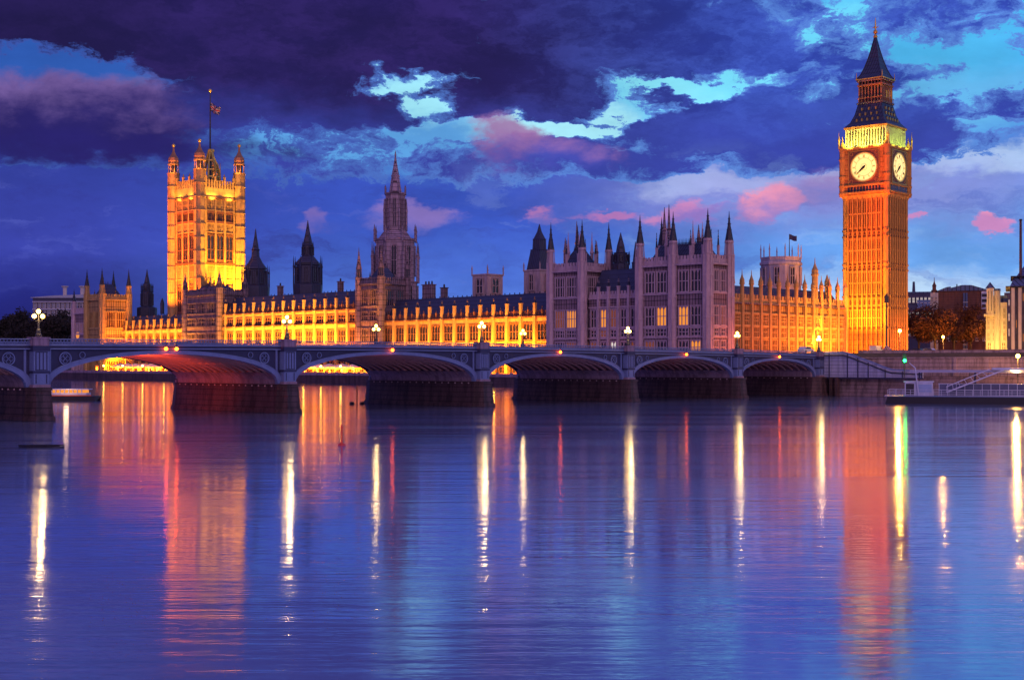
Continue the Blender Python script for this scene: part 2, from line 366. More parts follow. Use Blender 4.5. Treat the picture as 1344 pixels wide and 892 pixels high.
# ------------------------------------------------------------------ bridge
br = thing('arch_bridge', 'pale blue iron bridge of low arches on granite piers crossing the river', 'bridge', bw(0, 0), BRX)
PIERS = [0, 31, 66, 104, 143.5, 181.5, 216, 247]
BWD = 26.0; SPR = 4.15
def zpar(s): return 10.42 - .92 * ((s - 123) / 123) ** 2
def arch_pts(s0, s1, z0, zc, n=26):
    c = (s0 + s1) / 2; a = (s1 - s0) / 2
    return [(-(c - a * math.cos(math.pi * i / n)), z0 + (zc - z0) * abs(math.sin(math.pi * i / n)) ** .92) for i in range(n + 1)]
for k in range(7):
    s0, s1 = PIERS[k] + 1.5, PIERS[k + 1] - 1.5; sm = (s0 + s1) / 2; zc = zpar(sm) - 1.95
    inn = arch_pts(s0, s1, SPR, zc); out = arch_pts(s0 - .0, s1 + .0, SPR, zc)
    ai = inn; ao = []
    for i, (x, z) in enumerate(inn):                         # ring thickness grows towards the springing
        p = inn[max(0, i - 1)]; q = inn[min(len(inn) - 1, i + 1)]; tx, tz = q[0] - p[0], q[1] - p[1]; L = math.hypot(tx, tz)
        th = .5 + .35 * abs(i / 13 - 1) ** 2; nx, nz = tz / L, -tx / L
        if nz < 0: nx, nz = -nx, -nz
        ao.append((x + nx * th, min(z + nz * th, zpar(sm) - 1.36)))
    span = tag(bpy.data.objects.new('arch_span', None)); COL.objects.link(span); span.parent = br
    ring = MB(); vs = []; fs = []
    for (x, z), (u, v) in zip(ai, ao): vs += [(x, -.32, z), (u, -.32, v), (x, .5, z), (u, .25, v)]
    for i in range(len(ai) - 1):
        b = 4 * i; fs += [(b, b + 4, b + 5, b + 1), (b, b + 2, b + 6, b + 4), (b + 1, b + 5, b + 7, b + 3)]
    ring.add(vs, fs, BLUE)
    # raised outer and inner mouldings
    for (lst, off) in ((ai, .06), (ao, -.06)):
        for i in range(len(lst) - 1):
            a, b = lst[i], lst[i + 1]; ring.bar((a[0], -.34, a[1] + off), (b[0], -.34, b[1] + off), .07, BLUE)
    ring.obj('arch_ring', span)
    # the far ring
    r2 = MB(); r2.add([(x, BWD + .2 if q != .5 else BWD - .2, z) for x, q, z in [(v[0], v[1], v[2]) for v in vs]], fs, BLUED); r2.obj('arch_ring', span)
    sof = MB()
    for i in range(len(ai) - 1):
        a, b = ai[i], ai[i + 1]; low = min(a[1], b[1]) < 5.35
        sof.add([(a[0], .3, a[1] + .3), (b[0], .3, b[1] + .3), (b[0], BWD, b[1] + .3), (a[0], BWD, a[1] + .3)] if not low else
                [(a[0], .3, a[1]), (b[0], .3, b[1]), (b[0], BWD, b[1]), (a[0], BWD, a[1])], [(0, 1, 2, 3)], GRANP if low else SOFF)
    sof.obj('soffit', span)
    rb = MB()
    for j in range(14):
        y = 1.3 + j * 1.8
        for i in range(len(ai) - 1):
            a, b = ai[i], ai[i + 1]
            if min(a[1], b[1]) < 5.2: continue
            rb.add([(a[0], y - .16, a[1]), (b[0], y - .16, b[1]), (b[0], y + .16, b[1]), (a[0], y + .16, a[1]), (a[0], y - .16, a[1] + .45), (b[0], y - .16, b[1] + .45), (b[0], y + .16, b[1] + .45), (a[0], y + .16, a[1] + .45)],
                   [(0, 1, 2, 3), (0, 4, 5, 1), (3, 2, 6, 7)], RIBM)
    for x_ in range(int(s0) + 4, int(s1) - 3, 3):            # cross bracing between ribs
        t = (x_ - sm) / ((s1 - s0) / 2); z = SPR + (zc - SPR) * math.sqrt(max(0.0, 1 - t * t)) ** .92
        if z > 5.6: rb.box(-x_ - .1, -x_ + .1, 1.3, BWD - 1, z + .1, z + .42, RIBM)
    rb.obj('rib', span)
    # spandrels: plate, mouldings, pierced circle; one part per side of the arch and per face of the bridge
    top = lambda x: zpar(-x) - 1.36; half = len(ao) // 2
    for sd in (1, -1):
        rng_ = range(0, half) if sd > 0 else range(half, len(ao) - 1)
        for face in (0.0, BWD):
            sp = MB()
            for i in rng_:
                a, b = ao[i], ao[i + 1]
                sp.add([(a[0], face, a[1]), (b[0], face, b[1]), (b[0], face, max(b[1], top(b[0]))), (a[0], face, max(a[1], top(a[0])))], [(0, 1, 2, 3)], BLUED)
            xe = -(s0 if sd > 0 else s1)
            sp.box(min(xe, xe - sd * .28), max(xe, xe - sd * .28), face - .2, face + 0.1, SPR + .6, top(xe) + .1, BLUE)
            if face == 0:
                rr = .78; cx = xe - sd * 2.25; cz = top(cx) - .35 - rr
                pts = [(cx + rr * math.cos(2 * math.pi * q / 18), cz + rr * math.sin(2 * math.pi * q / 18)) for q in range(19)]
                for a, b in zip(pts, pts[1:]): sp.bar((a[0], -.12, a[1]), (b[0], -.12, b[1]), .09, BLUE)
                for q in range(4):                            # quatrefoil lobes in the roundel
                    ox, oz = cx + .34 * math.cos(q * math.pi / 2), cz + .34 * math.sin(q * math.pi / 2)
                    lp = [(ox + .28 * math.cos(2 * math.pi * w / 8), oz + .28 * math.sin(2 * math.pi * w / 8)) for w in range(9)]
                    for a, b in zip(lp, lp[1:]): sp.bar((a[0], -.1, a[1]), (b[0], -.1, b[1]), .045, BLUE)
                cx2 = xe - sd * 4.6; r3 = .4; cz2 = top(cx2) - .3 - r3
                lp = [(cx2 + r3 * math.cos(2 * math.pi * w / 10), cz2 + r3 * math.sin(2 * math.pi * w / 10)) for w in range(11)]
                for a, b in zip(lp, lp[1:]): sp.bar((a[0], -.1, a[1]), (b[0], -.1, b[1]), .06, BLUE)
            sp.obj('spandrel', span)
# piers
def pier(s, ab=False):
    e = bpy.data.objects.new('pier', None); COL.objects.link(e); e.parent = br; e.location = (-s, 0, 0)
    zp = zpar(s); w = 1.5 if not ab else 2.2
    b = MB()
    for (z0, z1, f0, f1) in ((-3, .55, 1.5, 1.36), (.55, SPR - .35, 1.24, 1.05), (SPR - .35, SPR - .02, 1.16, 1.12)):
        def ringp(f, z):
            hw = w * f; return [(-hw, -.2, z), (-hw * .62, -1.7 * f, z), (hw * .62, -1.7 * f, z), (hw, -.2, z), (hw, BWD + .2, z), (hw * .62, BWD + 1.7 * f, z), (-hw * .62, BWD + 1.7 * f, z), (-hw, BWD + .2, z)]
        b.add(ringp(f0, z0) + ringp(f1, z1), [(i, (i + 1) % 8, 8 + (i + 1) % 8, 8 + i) for i in range(8)] + [tuple(range(8, 16))], GRAN)
    st = b
    for sd in (1, -1):
        for q in range(16): st.box(sd * w * 1.17 - .09, sd * w * 1.17 + .09, .8 + q * 1.6, .98 + q * 1.6, SPR - .36, SPR - .18, PINKP)
    b.obj('footing', e)
    pwid = 1.0
    for face in (-1, 1):
        p = MB()
        y0, y1 = (-1.15, .3) if face < 0 else (BWD - .3, BWD + 1.15); yo = y0 if face < 0 else y1
        p.box(-pwid - .15, pwid + .15, y0 - .15 * (face < 0), y1 + .15 * (face > 0), SPR, SPR + .35, GRANP)
        p.box(-pwid, pwid, y0, y1, SPR + .35, SPR + 1.75, BLUE)
        p.box(-pwid - .1, pwid + .1, y0 - .08 * (face < 0), y1 + .08 * (face > 0), SPR + 1.75, SPR + 2.05, BLUED)
        p.box(-pwid, pwid, y0, y1, SPR + 2.05, zp - 1.55, BLUE)
        p.box(-pwid - .12, pwid + .12, y0 - .1 * (face < 0), y1 + .1 * (face > 0), zp - 1.55, zp - .9, BLUED)
        p.box(-pwid - .06, pwid + .06, y0, y1, zp - .9, zp + .02, GRANP)
        p.box(-pwid - .2, pwid + .2, y0 - .12 * (face < 0), y1 + .12 * (face > 0), zp + .02, zp + .18, GRANP)
        if face < 0:                                          # recessed panel with vertical mouldings on the pilaster front
            for xx in (-.72, -.24, .24, .72): p.box(xx - .05, xx + .05, y0 - .07, y0, SPR + 2.15, zp - 1.7, BLUED)
            for zz in (SPR + 2.12, zp - 1.72): p.box(-.8, .8, y0 - .085, y0, zz, zz + .1, BLUED)
            for xx in (-.75, .65): p.box(xx, xx + .1, y0 - .07, y0, SPR + .5, SPR + 1.62, BLUED)
        p.obj('pilaster', e)
    bd = MB(); bd.box(-w + .02, w - .02, .3, BWD - .3, SPR - .05, zp - 1.4, GRANP); bd.obj('pier_core', e)
for s in PIERS[1:-1]: pier(s)
pier(0, True); pier(247, True)
# cornice, pierced parapets (one per span), deck
def strip(mb, s0, s1, y0, y1, dz0, dz1, m, n=12):
    for i in range(n):
        a, b = s0 + (s1 - s0) * i / n, s0 + (s1 - s0) * (i + 1) / n; za, zb = zpar(a), zpar(b)
        mb.add([(-a, y0, za + dz0), (-b, y0, zb + dz0), (-b, y1, zb + dz0), (-a, y1, za + dz0), (-a, y0, za + dz1), (-b, y0, zb + dz1), (-b, y1, zb + dz1), (-a, y1, za + dz1)],
               [(0, 1, 2, 3), (4, 5, 6, 7), (0, 1, 5, 4), (2, 3, 7, 6), (1, 2, 6, 5), (3, 0, 4, 7)], m)
for k in range(7):
    a, b = PIERS[k] + 1.02, PIERS[k + 1] - 1.02
    for sgn in (-1, 1):
        yo = 0 if sgn < 0 else BWD; P = MB()
        def st(o0, o1, z0, z1, m): strip(P, a, b, *(sorted((yo + sgn * o0, yo + sgn * o1))), z0, z1, m)
        st(.52, -.2, -.12, 0, BLUE)                           # coping
        st(.42, .02, -.88, -.72, BLUE)                        # plinth rail
        st(.30, .02, -1.2, -.88, BLUED)                       # dark fascia
        st(.5, .02, -1.34, -1.2, BLUE)                        # cornice moulding
        st(.24, .16, -.72, -.64, BLUE)
        nb = int((b - a) / .45); yy = yo + sgn * .22
        for i in range(nb):
            u0 = a + (b - a) * i / nb; u1 = a + (b - a) * (i + 1) / nb; um = (u0 + u1) / 2; z0 = zpar(um)
            P.bar((-u0, yy, z0 - .7), (-um, yy, z0 - .14), .05, BLUE); P.bar((-um, yy, z0 - .14), (-u1, yy, z0 - .7), .05, BLUE)
            P.bar((-um, yy, z0 - .7), (-um, yy, z0 - .42), .06, BLUE)
        P.obj('parapet', br)
dk = MB(); strip(dk, -14, 262, .26, BWD - .26, -1.3, -.98, ASPH, 40)
for y0, y1 in ((.3, 4.2), (BWD - 4.2, BWD - .3)): strip(dk, -14, 262, y0, y1, -.976, -.84, PAVE, 40)
dk.obj('deck', br)
# lamps on the piers
def lamp_light(loc, e, col, r=.3):
    l = bpy.data.lights.new('lamp_glow', 'POINT'); l.energy = e; l.color = col; l.shadow_soft_size = r
    o = bpy.data.objects.new('lamp_glow', l); COL.objects.link(o); o.location = loc; return o
lp = thing('bridge_lamp', 'x', 'street lamp', (0, 0, 0), 0, 'triple globe lamps along the bridge')
post = MB(); post.prof(0, 0, [(.42, 0), (.42, .35), (.3, .42), (.26, .9), (.14, 1.05), (.10, 2.0), (.16, 2.06), (.07, 2.15), (.05, 3.0)], 8, IRON)
for sd in (-1, 1):
    pts = [(0, 2.05), (sd * .3, 2.0), (sd * .5, 2.12), (sd * .55, 2.35)]
    for a, b in zip(pts, pts[1:]): post.bar((a[0], 0, a[1]), (b[0], 0, b[1]), .04, IRON)
post.obj('post', lp)
gb = MB(); gb.ball((0, 0, 0), .26, GLOBE, 12, 8); gb.fr(0, 0, .24, .38, .12, .03, 8, IRON); gme = gb.mesh('globe')
for x, z in ((-.55, 2.6), (.55, 2.6), (0, 3.2)): inst('globe', gme, lp, (x, 0, z))
names = {216: 'over the pier just outside the left edge', 181.5: 'on the pier at the far left in front of dark trees', 143.5: 'on the second pier in front of the lit river wing',
         104: 'on the third pier where the yellow wing is lowest', 66: 'on the fourth pier before the lilac north pavilion', 31: 'on the fifth pier beside the orange north range', 0: 'at the west end before the red clock tower base'}
fnames = {181.5: 'far-side lamp standing before the tall square flag tower', 143.5: 'far-side lamp seen left of the central steeple', 104: 'far-side lamp just right of the central steeple base',
          66: 'far-side lamp at the corner of the lilac pavilion', 31: 'far-side lamp before the lilac pavilion windows', 0: 'far-side lamp at the west end of the bridge by the orange range'}
first = True
for s, t in names.items():
    loc = bw(-s, -.4, zpar(s) + .18); lab = 'lit triple globe lamp ' + t
    if first: lp.location = loc; lp.rotation_euler = (0, 0, BRX); lp['label'] = lab; first = False
    else: clone(lp, loc, BRX, lab)
    if s < 200: lamp_light(bw(-s, -1.2, zpar(s) + 3.2), 700, (1, .62, .22))
for s, t in fnames.items():
    if s in (181.5, 104, 66): clone(lp, bw(-s, BWD + .4, zpar(s) + .18), BRX, 'lit triple globe ' + t); lamp_light(bw(-s, BWD + .4, zpar(s) + 4.2), 400, (1, .62, .22))
# red navigation lights under the crowns
RED = mat('red_signal_glass', (.6, .05, .01), .3, 0, 1, emit=(1, .09, .005), es=30, bump=0)
RSP = []
nv = thing('navigation_light', 'x', 'signal light', (0, 0, 0), 0, 'red navigation lights under the bridge arches')
hb = MB(); hb.box(-.22, .22, -.2, .2, .22, .34, IRON); hb.box(-.03, .03, -.03, .03, .3, .8, IRON); hb.obj('bracket', nv)
lb = MB(); lb.ball((0, 0, 0), .24, RED, 10, 6); lb.obj('lens', nv)
first = True
for s, off, t in ((162.5, -1.1, 'left one of the pair under the widest arch at left'), (162.5, .5, 'right one of the pair under the widest arch at left'), (123.7, 0, 'single red lamp under the arch left of centre'),
                  (85, 0, 'single red lamp under the middle arch'), (48.5, 0, 'single red lamp under the arch before the pavilion'), (16, 0, 'single red lamp under the smallest arch at the west end')):
    loc = bw(-s + off, -.75, zpar(s) - 1.25); lab = 'glowing ' + t
    if first: nv.location = loc; nv.rotation_euler = (0, 0, BRX); nv['label'] = lab; first = False
    else: clone(nv, loc, BRX, lab)
    if off >= 0: RSP.append((bw(-s, 1.2, zpar(s) - 2.6), bw(-s - 1, 7, zpar(s) - 1.2), 3000 if s > 150 else 260))
    if s > 150 and off > 0: RSP.append((bw(-s, 9, zpar(s) - 3.0), bw(-s + 3, 16, zpar(s) - 1.5), 9000))  # extra red spot deep in the vault, added to redden the soffit

# ------------------------------------------------------------------ gothic kit
def win_mesh(w, h, n, tr, glass, stone, head=True, mw=.1):
    """a mullioned window that faces -y, origin at the middle of its sill"""
    b = MB(); hw = w / 2
    b.add([(-hw, -.05, 0), (hw, -.05, 0), (hw, -.05, h), (-hw, -.05, h)], [(0, 1, 2, 3)], glass)
    fw = min(.28, w * .12)
    b.box(-hw, -hw + fw, -.4, 0, 0, h, stone); b.box(hw - fw, hw, -.4, 0, 0, h, stone)
    b.box(-hw, hw, -.52, 0, -.3, 0, stone); b.box(-hw, hw, -.45, 0, h, h + .25, stone)
    for i in range(1, n): x = -hw + w * i / n; b.box(x - mw, x + mw, -.3, 0, 0, h, stone)
    for z in tr: b.box(-hw, hw, -.24, 0, h * z - mw * 1.1, h * z + mw * 1.1, stone)
    if head:                                                  # pointed lights under the head
        lw = w / n
        for i in range(n):
            xa = -hw + lw * i; xm = xa + lw / 2; hh = min(lw * .9, h * .3)
            for a, q in ((xa, 1), (xa + lw, -1)):
                b.ext([(a, h), (a, h - hh), (a + q * lw * .22, h - hh * .4), (xm, h)] if q > 0 else [(a, h), (xm, h), (a - lw * .22, h - hh * .4), (a, h - hh)], -.22, -.06, stone)
    return b.mesh('window')
def pinnacle_mesh(r, h, stone, tip=None, hs=.5):
    b = MB(); b.box(-r, r, -r, r, 0, h * hs, stone); b.box(-r * 1.25, r * 1.25, -r * 1.25, r * 1.25, h * hs, h * hs + .25, stone)
    b.fr(0, 0, h * hs + .25, h * .93, r * 1.15, .05, 4, tip or stone)
    for q in (.55, .75): z = h * hs + (h * .43) * q * 1.0; b.fr(0, 0, z, z + .18, r * (1.35 - q), r * (1.1 - q) + .05, 4, stone)
    b.fr(0, 0, h * .93, h, .14, .02, 4, tip or stone); return b.mesh('pinnacle')
def turret_mesh(r, z0, zb, zt, stone, cap, n=8, spire='cone'):
    """octagonal corner turret: shaft with bands, open belfry stage, cap and finial"""
    b = MB(); b.fr(0, 0, z0, zb, r, r, n, stone)
    H = zb - z0; k = max(2, int(H / 5.5))
    for i in range(1, k + 1): z = z0 + H * i / k; b.fr(0, 0, z - .25, z + .15, r * 1.14, r * 1.14, n, stone)
    for i in range(n):                                        # vertical ribs on the angles
        a = math.pi / n + 2 * math.pi * i / n; b.box(r * 1.02 * math.cos(a) - .09, r * 1.02 * math.cos(a) + .09, r * 1.02 * math.sin(a) - .09, r * 1.02 * math.sin(a) + .09, z0, zb, stone)
    T = zt - zb
    if spire == 'cone':
        b.fr(0, 0, zb, zb + T * .28, r * .72, r * .66, n, IRON if stone is STONED else stone)
        for i in range(n): a = math.pi / n + 2 * math.pi * i / n; b.bar((r * .95 * math.cos(a), r * .95 * math.sin(a), zb), (r * .8 * math.cos(a), r * .8 * math.sin(a), zb + T * .36), .11, stone, 4, .04)
        b.fr(0, 0, zb + T * .28, zb + T * .33, r * .95, r * .9, n, stone)
        b.prof(0, 0, [(r * .85, zb + T * .33), (r * .62, zb + T * .48), (r * .3, zb + T * .68), (r * .12, zb + T * .88), (.04, zt)], n, cap)
        for q in (.45, .57, .7, .82): b.fr(0, 0, zb + T * q, zb + T * q + .2, r * (1.05 - q) + .12, r * (.95 - q) + .1, n, cap)
    else:                                                     # ogee dome on an open stage, ball finial
        b.fr(0, 0, zb, zb + T * .3, r * .5, r * .5, n, IRON)
        for i in range(n): a = math.pi / n + 2 * math.pi * i / n; b.bar((r * .9 * math.cos(a), r * .9 * math.sin(a), zb), (r * .9 * math.cos(a), r * .9 * math.sin(a), zb + T * .42), .17, stone, 4, .06)
        b.fr(0, 0, zb + T * .28, zb + T * .33, r * 1.05, r * 1.02, n, stone)
        b.prof(0, 0, [(r * .82, zb + T * .33), (r * .98, zb + T * .42), (r * .9, zb + T * .52), (r * .5, zb + T * .62), (r * .22, zb + T * .74), (r * .12, zb + T * .92)], n, cap)
        b.ball((0, 0, zb + T * .94), r * .32, GILT, 8, 5); b.fr(0, 0, zb + T * .97, zt + .4, .1, .03, 4, GILT)
    return b.mesh('turret')
def crenel(mb, x0, x1, y, z, m, face='N', h=1.0, p=1.3, th=.35):
    """pierced parapet with merlons along a face"""
    n = max(2, int(abs(x1 - x0) / p)); w = (x1 - x0) / n
    def bx(a, b, z0, z1):
        if face == 'N': mb.box(min(a, b), max(a, b), y, y + th, z0, z1, m)
        else: mb.box(y, y + th, min(a, b), max(a, b), z0, z1, m)
    bx(x0, x1, z, z + h * .55)
    for i in range(n): bx(x0 + w * (i + .22), x0 + w * (i + .78), z + h * .55, z + h)
def string(mb, x0, x1, y, z, m, face='N', h=.45, d=.45):
    if face == 'N': mb.box(x0, x1, y - d, y + .1, z - h / 2, z + h / 2, m)
    else: mb.box(y - d, y + .1, x0, x1, z - h / 2, z + h / 2, m)
def hip(mb, x0, x1, y0, y1, z0, z1, ins, m):
    mb.add([(x0, y0, z0), (x1, y0, z0), (x1, y1, z0), (x0, y1, z0), (x0 + ins, y0 + ins, z1), (x1 - ins, y0 + ins, z1), (x1 - ins, y1 - ins, z1), (x0 + ins, y1 - ins, z1)],
           [(0, 1, 5, 4), (1, 2, 6, 5), (2, 3, 7, 6), (3, 0, 4, 7), (4, 5, 6, 7)], m)
def flood(loc, tgt, e, col=(1, .40, .035), ang_=70, r=.4, blend=.6):
    l = bpy.data.lights.new('floodlight', 'SPOT'); l.energy = e * FK; l.color = col; l.spot_size = R(ang_); l.spot_blend = blend; l.shadow_soft_size = r
    o = bpy.data.objects.new('floodlight', l); COL.objects.link(o); o.location = loc
    o.rotation_euler = (Vector(tgt) - Vector(loc)).to_track_quat('-Z', 'Y').to_euler(); return o
FK = 4.5; YEL = (1, .39, .014)
for a_, b_, e_ in RSP: flood(a_, b_, e_ / FK, (1, .10, .012), 165, .3); ORG = (1, .27, .015)  # red soffit spots, added without fittings
# ------------------------------------------------------------------ river front wings
HALF = mat('warm_tinted_glass', (.09, .03, .01), .35, .5, 1.2, bump=.1)  # warm interior light put into the pane colour; no curtains behind
REDST = mat('parapet_stone', (.26, .10, .06), .9, .3, .6, panel=.7, stain=.3)  # dark red of unlit parapets and cornices put into the stone colour
T0 = 10.0
def wing(name, label, s0, s1, nb, zc, up, glass, rid):
    L = s1 - s0; th = thing(name, label, 'building', pw(T0, s0), PR)
    w = MB(); w.box(.0, 14, 0, L, 2.5, (zc if not up else 25.9), STONE)
    w.obj('wall', th)
    p = L / nb; tops = [zc] + ([25.9] if up else [])
    sc = MB()
    for z in (8.6, 13.6): string(sc, 0, L, 0, z, STONEP, 'E', .35, .3)
    sc.obj('string_course', th)
    fz = MB()
    for z in tops: fz.box(-.34, .02, 0, L, z - 1.45, z - .2, STONEP)
    fz.obj('frieze', th)
    co = MB()
    for z in tops: co.box(-.75, .05, -.1, L + .1, z - .2, z + .3, REDST)
    co.obj('cornice', th)
    ztop = tops[-1]; pa = MB(); crenel(pa, 0, L, -.2, ztop + .3, REDST, 'E', 1.7, 1.1, .3); pa.obj('parapet', th)
    rf = MB(); a, b = .8, 13.5
    rf.add([(a, 0, ztop + .4), (a, L, ztop + .4), (b, 0, ztop + .4), (b, L, ztop + .4), (6, 0, rid), (6, L, rid), (8.5, 0, rid), (8.5, L, rid)],
           [(0, 4, 5, 1), (4, 6, 7, 5), (6, 2, 3, 7), (0, 2, 6, 4), (1, 5, 7, 3)], ROOF)
    for i in range(int(L / 2.2)): rf.box(5.9, 6.1, 1 + i * 2.2, 1.25 + i * 2.2, rid, rid + .5, IRON)
    rf.obj('roof', th)
    st = [(4.0, 3.9, 3), (9.3, 3.6, 3), (14.4, zc - 1.6 - 14.6, 4)] + ([(21.9, 2.5, 4)] if up else [])
    ms = [win_mesh(p - 1.7, h, 3, (.5,), GLASS, REDST, True, .09) for z, h, n in st]
    bt = MB(); bt.box(-.5, .5, -.85, .1, 2.5, ztop + .3, STONEP); bt.box(-.62, .62, -1.05, 0, 2.5, 8.5, STONEP); bt.box(-.56, .56, -.95, 0, 8.6, 13.4, STONEP)
    for z in tops: bt.box(-.6, .6, -1.0, 0, z - .15, z + .35, STONEP)
    bm = bt.mesh('buttress'); pm = pinnacle_mesh(.42, 5.6, STONEP, IRON, .68)
    qm = pinnacle_mesh(.2, 3.0, REDST, IRON, .6)
    for i in range(nb): inst('pinnacle', qm, th, (-.3, p * (i + .5), ztop + .3))
    for i in range(nb + 1):
        bu = inst('buttress', bm, th, (0, p * i, 0), FE); inst('pinnacle', pm, bu, (0, -.4, ztop + .3))
    for i in range(nb):
        for (z, h, n), me in zip(st, ms): inst('window', me, th, (0, p * (i + .5), z), FE)
    return th
sA0 = s_at(722, T0); sB0 = s_at(503, T0); sB1 = s_at(262, T0); sC1 = s_at(172, T0)
wing('north_river_wing', 'low gothic river wing glowing solid yellow beside the lilac north pavilion', sA0, sB0 - .2, 13, 21.3, False, HALF, hp(387, T0 + 6, s_at(640, T0)))
wing('central_river_wing', 'taller gothic river wing with two rows of windows and two bright yellow bands', sB0, sB1, 18, 21.0, True, GLASS, hp(381, T0 + 6, s_at(460, T0)))
wing('south_river_wing', 'short gothic river wing between the square flag tower and the lit south pavilion', sB1 + .2, s_at(150, T0), 12, 21.0, False, GLASS, 27.5)
# chimneys and vents standing on the roofs
for px, y0, y1, hw, lab in ((563, 372, 392, 9, 'squat dark chimney block on the roof right of the steeple'), (583, 376, 392, 3, 'slim dark chimney beside the squat chimney block'), (447, 368, 382, 2.2, 'thin dark vent on the roof right of the second lead turret'),
                            (368, 374, 386, 2.2, 'thin dark vent on the roof between the two lead turrets')):
    s = s_at(px, T0 + 8); Z = zd(T0 + 8, s); k = Z / F; c = MB(); w = hw * k
    c.box(-w, w, -1, 1, hz(y1, Z) - 2, hz(y0, Z) - .6, STONED); c.box(-w - .2, w + .2, -1.2, 1.2, hz(y0, Z) - .6, hz(y0, Z) - .3, STONED)
    n = max(1, int(hw / 2.5))
    for i in range(n): x = -w + 2 * w * (i + .5) / n; c.fr(x, 0, hz(y0, Z) - .3, hz(y0, Z) + .8, .35, .28, 8, IRON)
    tag(c.obj('chimney', None, pw(T0 + 8, s), PR + FE), lab, 'chimney', 'chimneys and vents on the palace roofs')

# ------------------------------------------------------------------ square gothic tower blocks
def block(name, label, cat, t0, s0, wx, wy, zb, zc, zt, r, sto, stone, stp, glass, roof=None, bayE=2, bayN=2, litwin=(), spire='cone', mids=(0, 0), cap=IRON, zb_extra=2.6, tur=None, par=2.2, frame=None, pinn=4.2):
    """tower with its NE corner at palace coordinates (t0,s0): wx deep to the west, wy long to the south"""
    loc, rz = frame if frame else (pw(t0, s0), PR)
    th = thing(name, label, cat, loc, rz)
    w = MB(); w.box(0, wx, 0, wy, zb, zc, stone); w.obj('wall', th)
    co = MB(); zs = sorted({round(z - .5, 2) for z, h in sto if z > zb + 2} | {zc})
    for z in zs:
        d = .75 if z == zc else .4
        co.box(-d, wx + d, -d, wy + d, z - .2, z + .25, stp)
    co.obj('cornice', th)
    pa = MB()
    crenel(pa, .3, wx - .3, -.1, zc + .25, stp, 'N', par, 1.1); crenel(pa, .3, wy - .3, -.1, zc + .25, stp, 'E', par, 1.1)
    crenel(pa, .3, wx - .3, wy - .25, zc + .25, stp, 'N', par, 1.1); crenel(pa, .3, wy - .3, wx - .25, zc + .25, stp, 'E', par, 1.1)
    pa.obj('parapet', th)
    tm = turret_mesh(r, zb, zc + zb_extra, zt, stp, cap, 8, spire)
    for x, y in ((0, 0), (wx, 0), (0, wy), (wx, wy)): inst('turret', tm, th, (x, y, 0))
    for k in range(mids[0]): inst('turret', tm, th, (0, wy * (k + 1) / (mids[0] + 1), 0))
    for k in range(mids[1]): inst('turret', tm, th, (wx * (k + 1) / (mids[1] + 1), 0, 0))
    pm = pinnacle_mesh(.26, pinn, stp, IRON)
    if pinn > 6:
        for x, y in ((.28, .3), (.72, .3), (.3, .7), (.7, .7)): MB().prof(0, 0, [(.55, zc), (.5, zc + 5.5), (.75, zc + 5.6), (.5, zc + 6.3), (.2, zc + 9), (.03, zc + 12)], 8, stp).obj('roof_pinnacle', th, (wx * x, wy * y, 0))
    def face(n, ln, mid, f):
        seg = ln / (mid + 1); per = max(1, n // (mid + 1))
        for j in range(mid + 1):
            a, b = seg * j + r + .3, seg * (j + 1) - r - .3; bw_ = (b - a) / per
            for i in range(per):
                u = a + bw_ * (i + .5)
                for q, (z, h) in enumerate(sto):
                    g = glass
                    if stone is PINK and q in (1, 3) and (i * 7 + j * 3 + q) % 5 < 2: g = EMBG
                    if (f, j * per + i, q) in litwin: g = WARMG
                    me = WC.setdefault((round(bw_, 2), h, g.name, stp.name), win_mesh(bw_ - .5, h, max(2, int(bw_ / 1.05)), (.5,) if h < 7 else (.33, .66), g, stp))
                    if f == 'N': inst('window', me, th, (u, 0, z))
                    else: inst('window', me, th, (0, u, z), FE)
                if True: 
                    if f == 'N': inst('pinnacle', pm, th, (a + bw_ * i, .1, zc + .25))
                    else: inst('pinnacle', pm, th, (.1, a + bw_ * i, zc + .25))
    face(bayN, wx, mids[1], 'N'); face(bayE, wy, mids[0], 'E')
    if roof:
        rf = MB(); hip(rf, 1.2, wx - 1.2, 1.2, wy - 1.2, zc, roof, min(wx, wy) * .30, ROOF)
        ins = 1.2 + min(wx, wy) * .30; n = int((wy - 2 * ins) / 1.0) + 1
        for i in range(max(2, n)):
            y = ins + (wy - 2 * ins) * i / max(1, n - 1) if n > 1 else wy / 2; rf.fr(ins + .3, y, roof, roof + 1.5, .14, .03, 4, IRON); rf.fr(wx - ins - .3, y, roof, roof + 1.5, .14, .03, 4, IRON)
        rf.bar((ins, ins, roof + .2), (ins, wy - ins, roof + .2), .1, IRON); rf.obj('roof', th)
    return th
WC = {}
# towers flanking the centre of the river front
zcT = hp(371, T0, 134)
block('river_front_tower', 'square gothic tower with glowing corner turrets in front of the steeple', 'tower', T0 - 1.2, s_at(500, T0 - 1.2), 12, s_at(471, T0 - 1.2) - s_at(500, T0 - 1.2), 2.5, zcT, hp(321, T0, 140), 1.15,
      [(4, 4), (9.3, 3.8), (14.4, 4.6), (21.9, 3), (27, 5.4)], STONED, STONED, GLASS, zcT + 6, 2, 2, cap=STONED, tur=1)
s1 = s_at(288, T0 - 1.2)
block('river_front_tower', 'square unlit gothic tower standing before the foot of the bright flag tower', 'tower', T0 - 1.2, s1, 12, s_at(243, T0 - 1.2) - s1, 2.5, hp(386, T0, 240), hp(354, T0, 240), 1.15,
      [(4, 4), (9.3, 3.8), (14.4, 4.6), (21.9, 3), (27, 4)], STONED, STONED, GLASS, hp(386, T0, 240) + 4, 3, 2, cap=STONED)
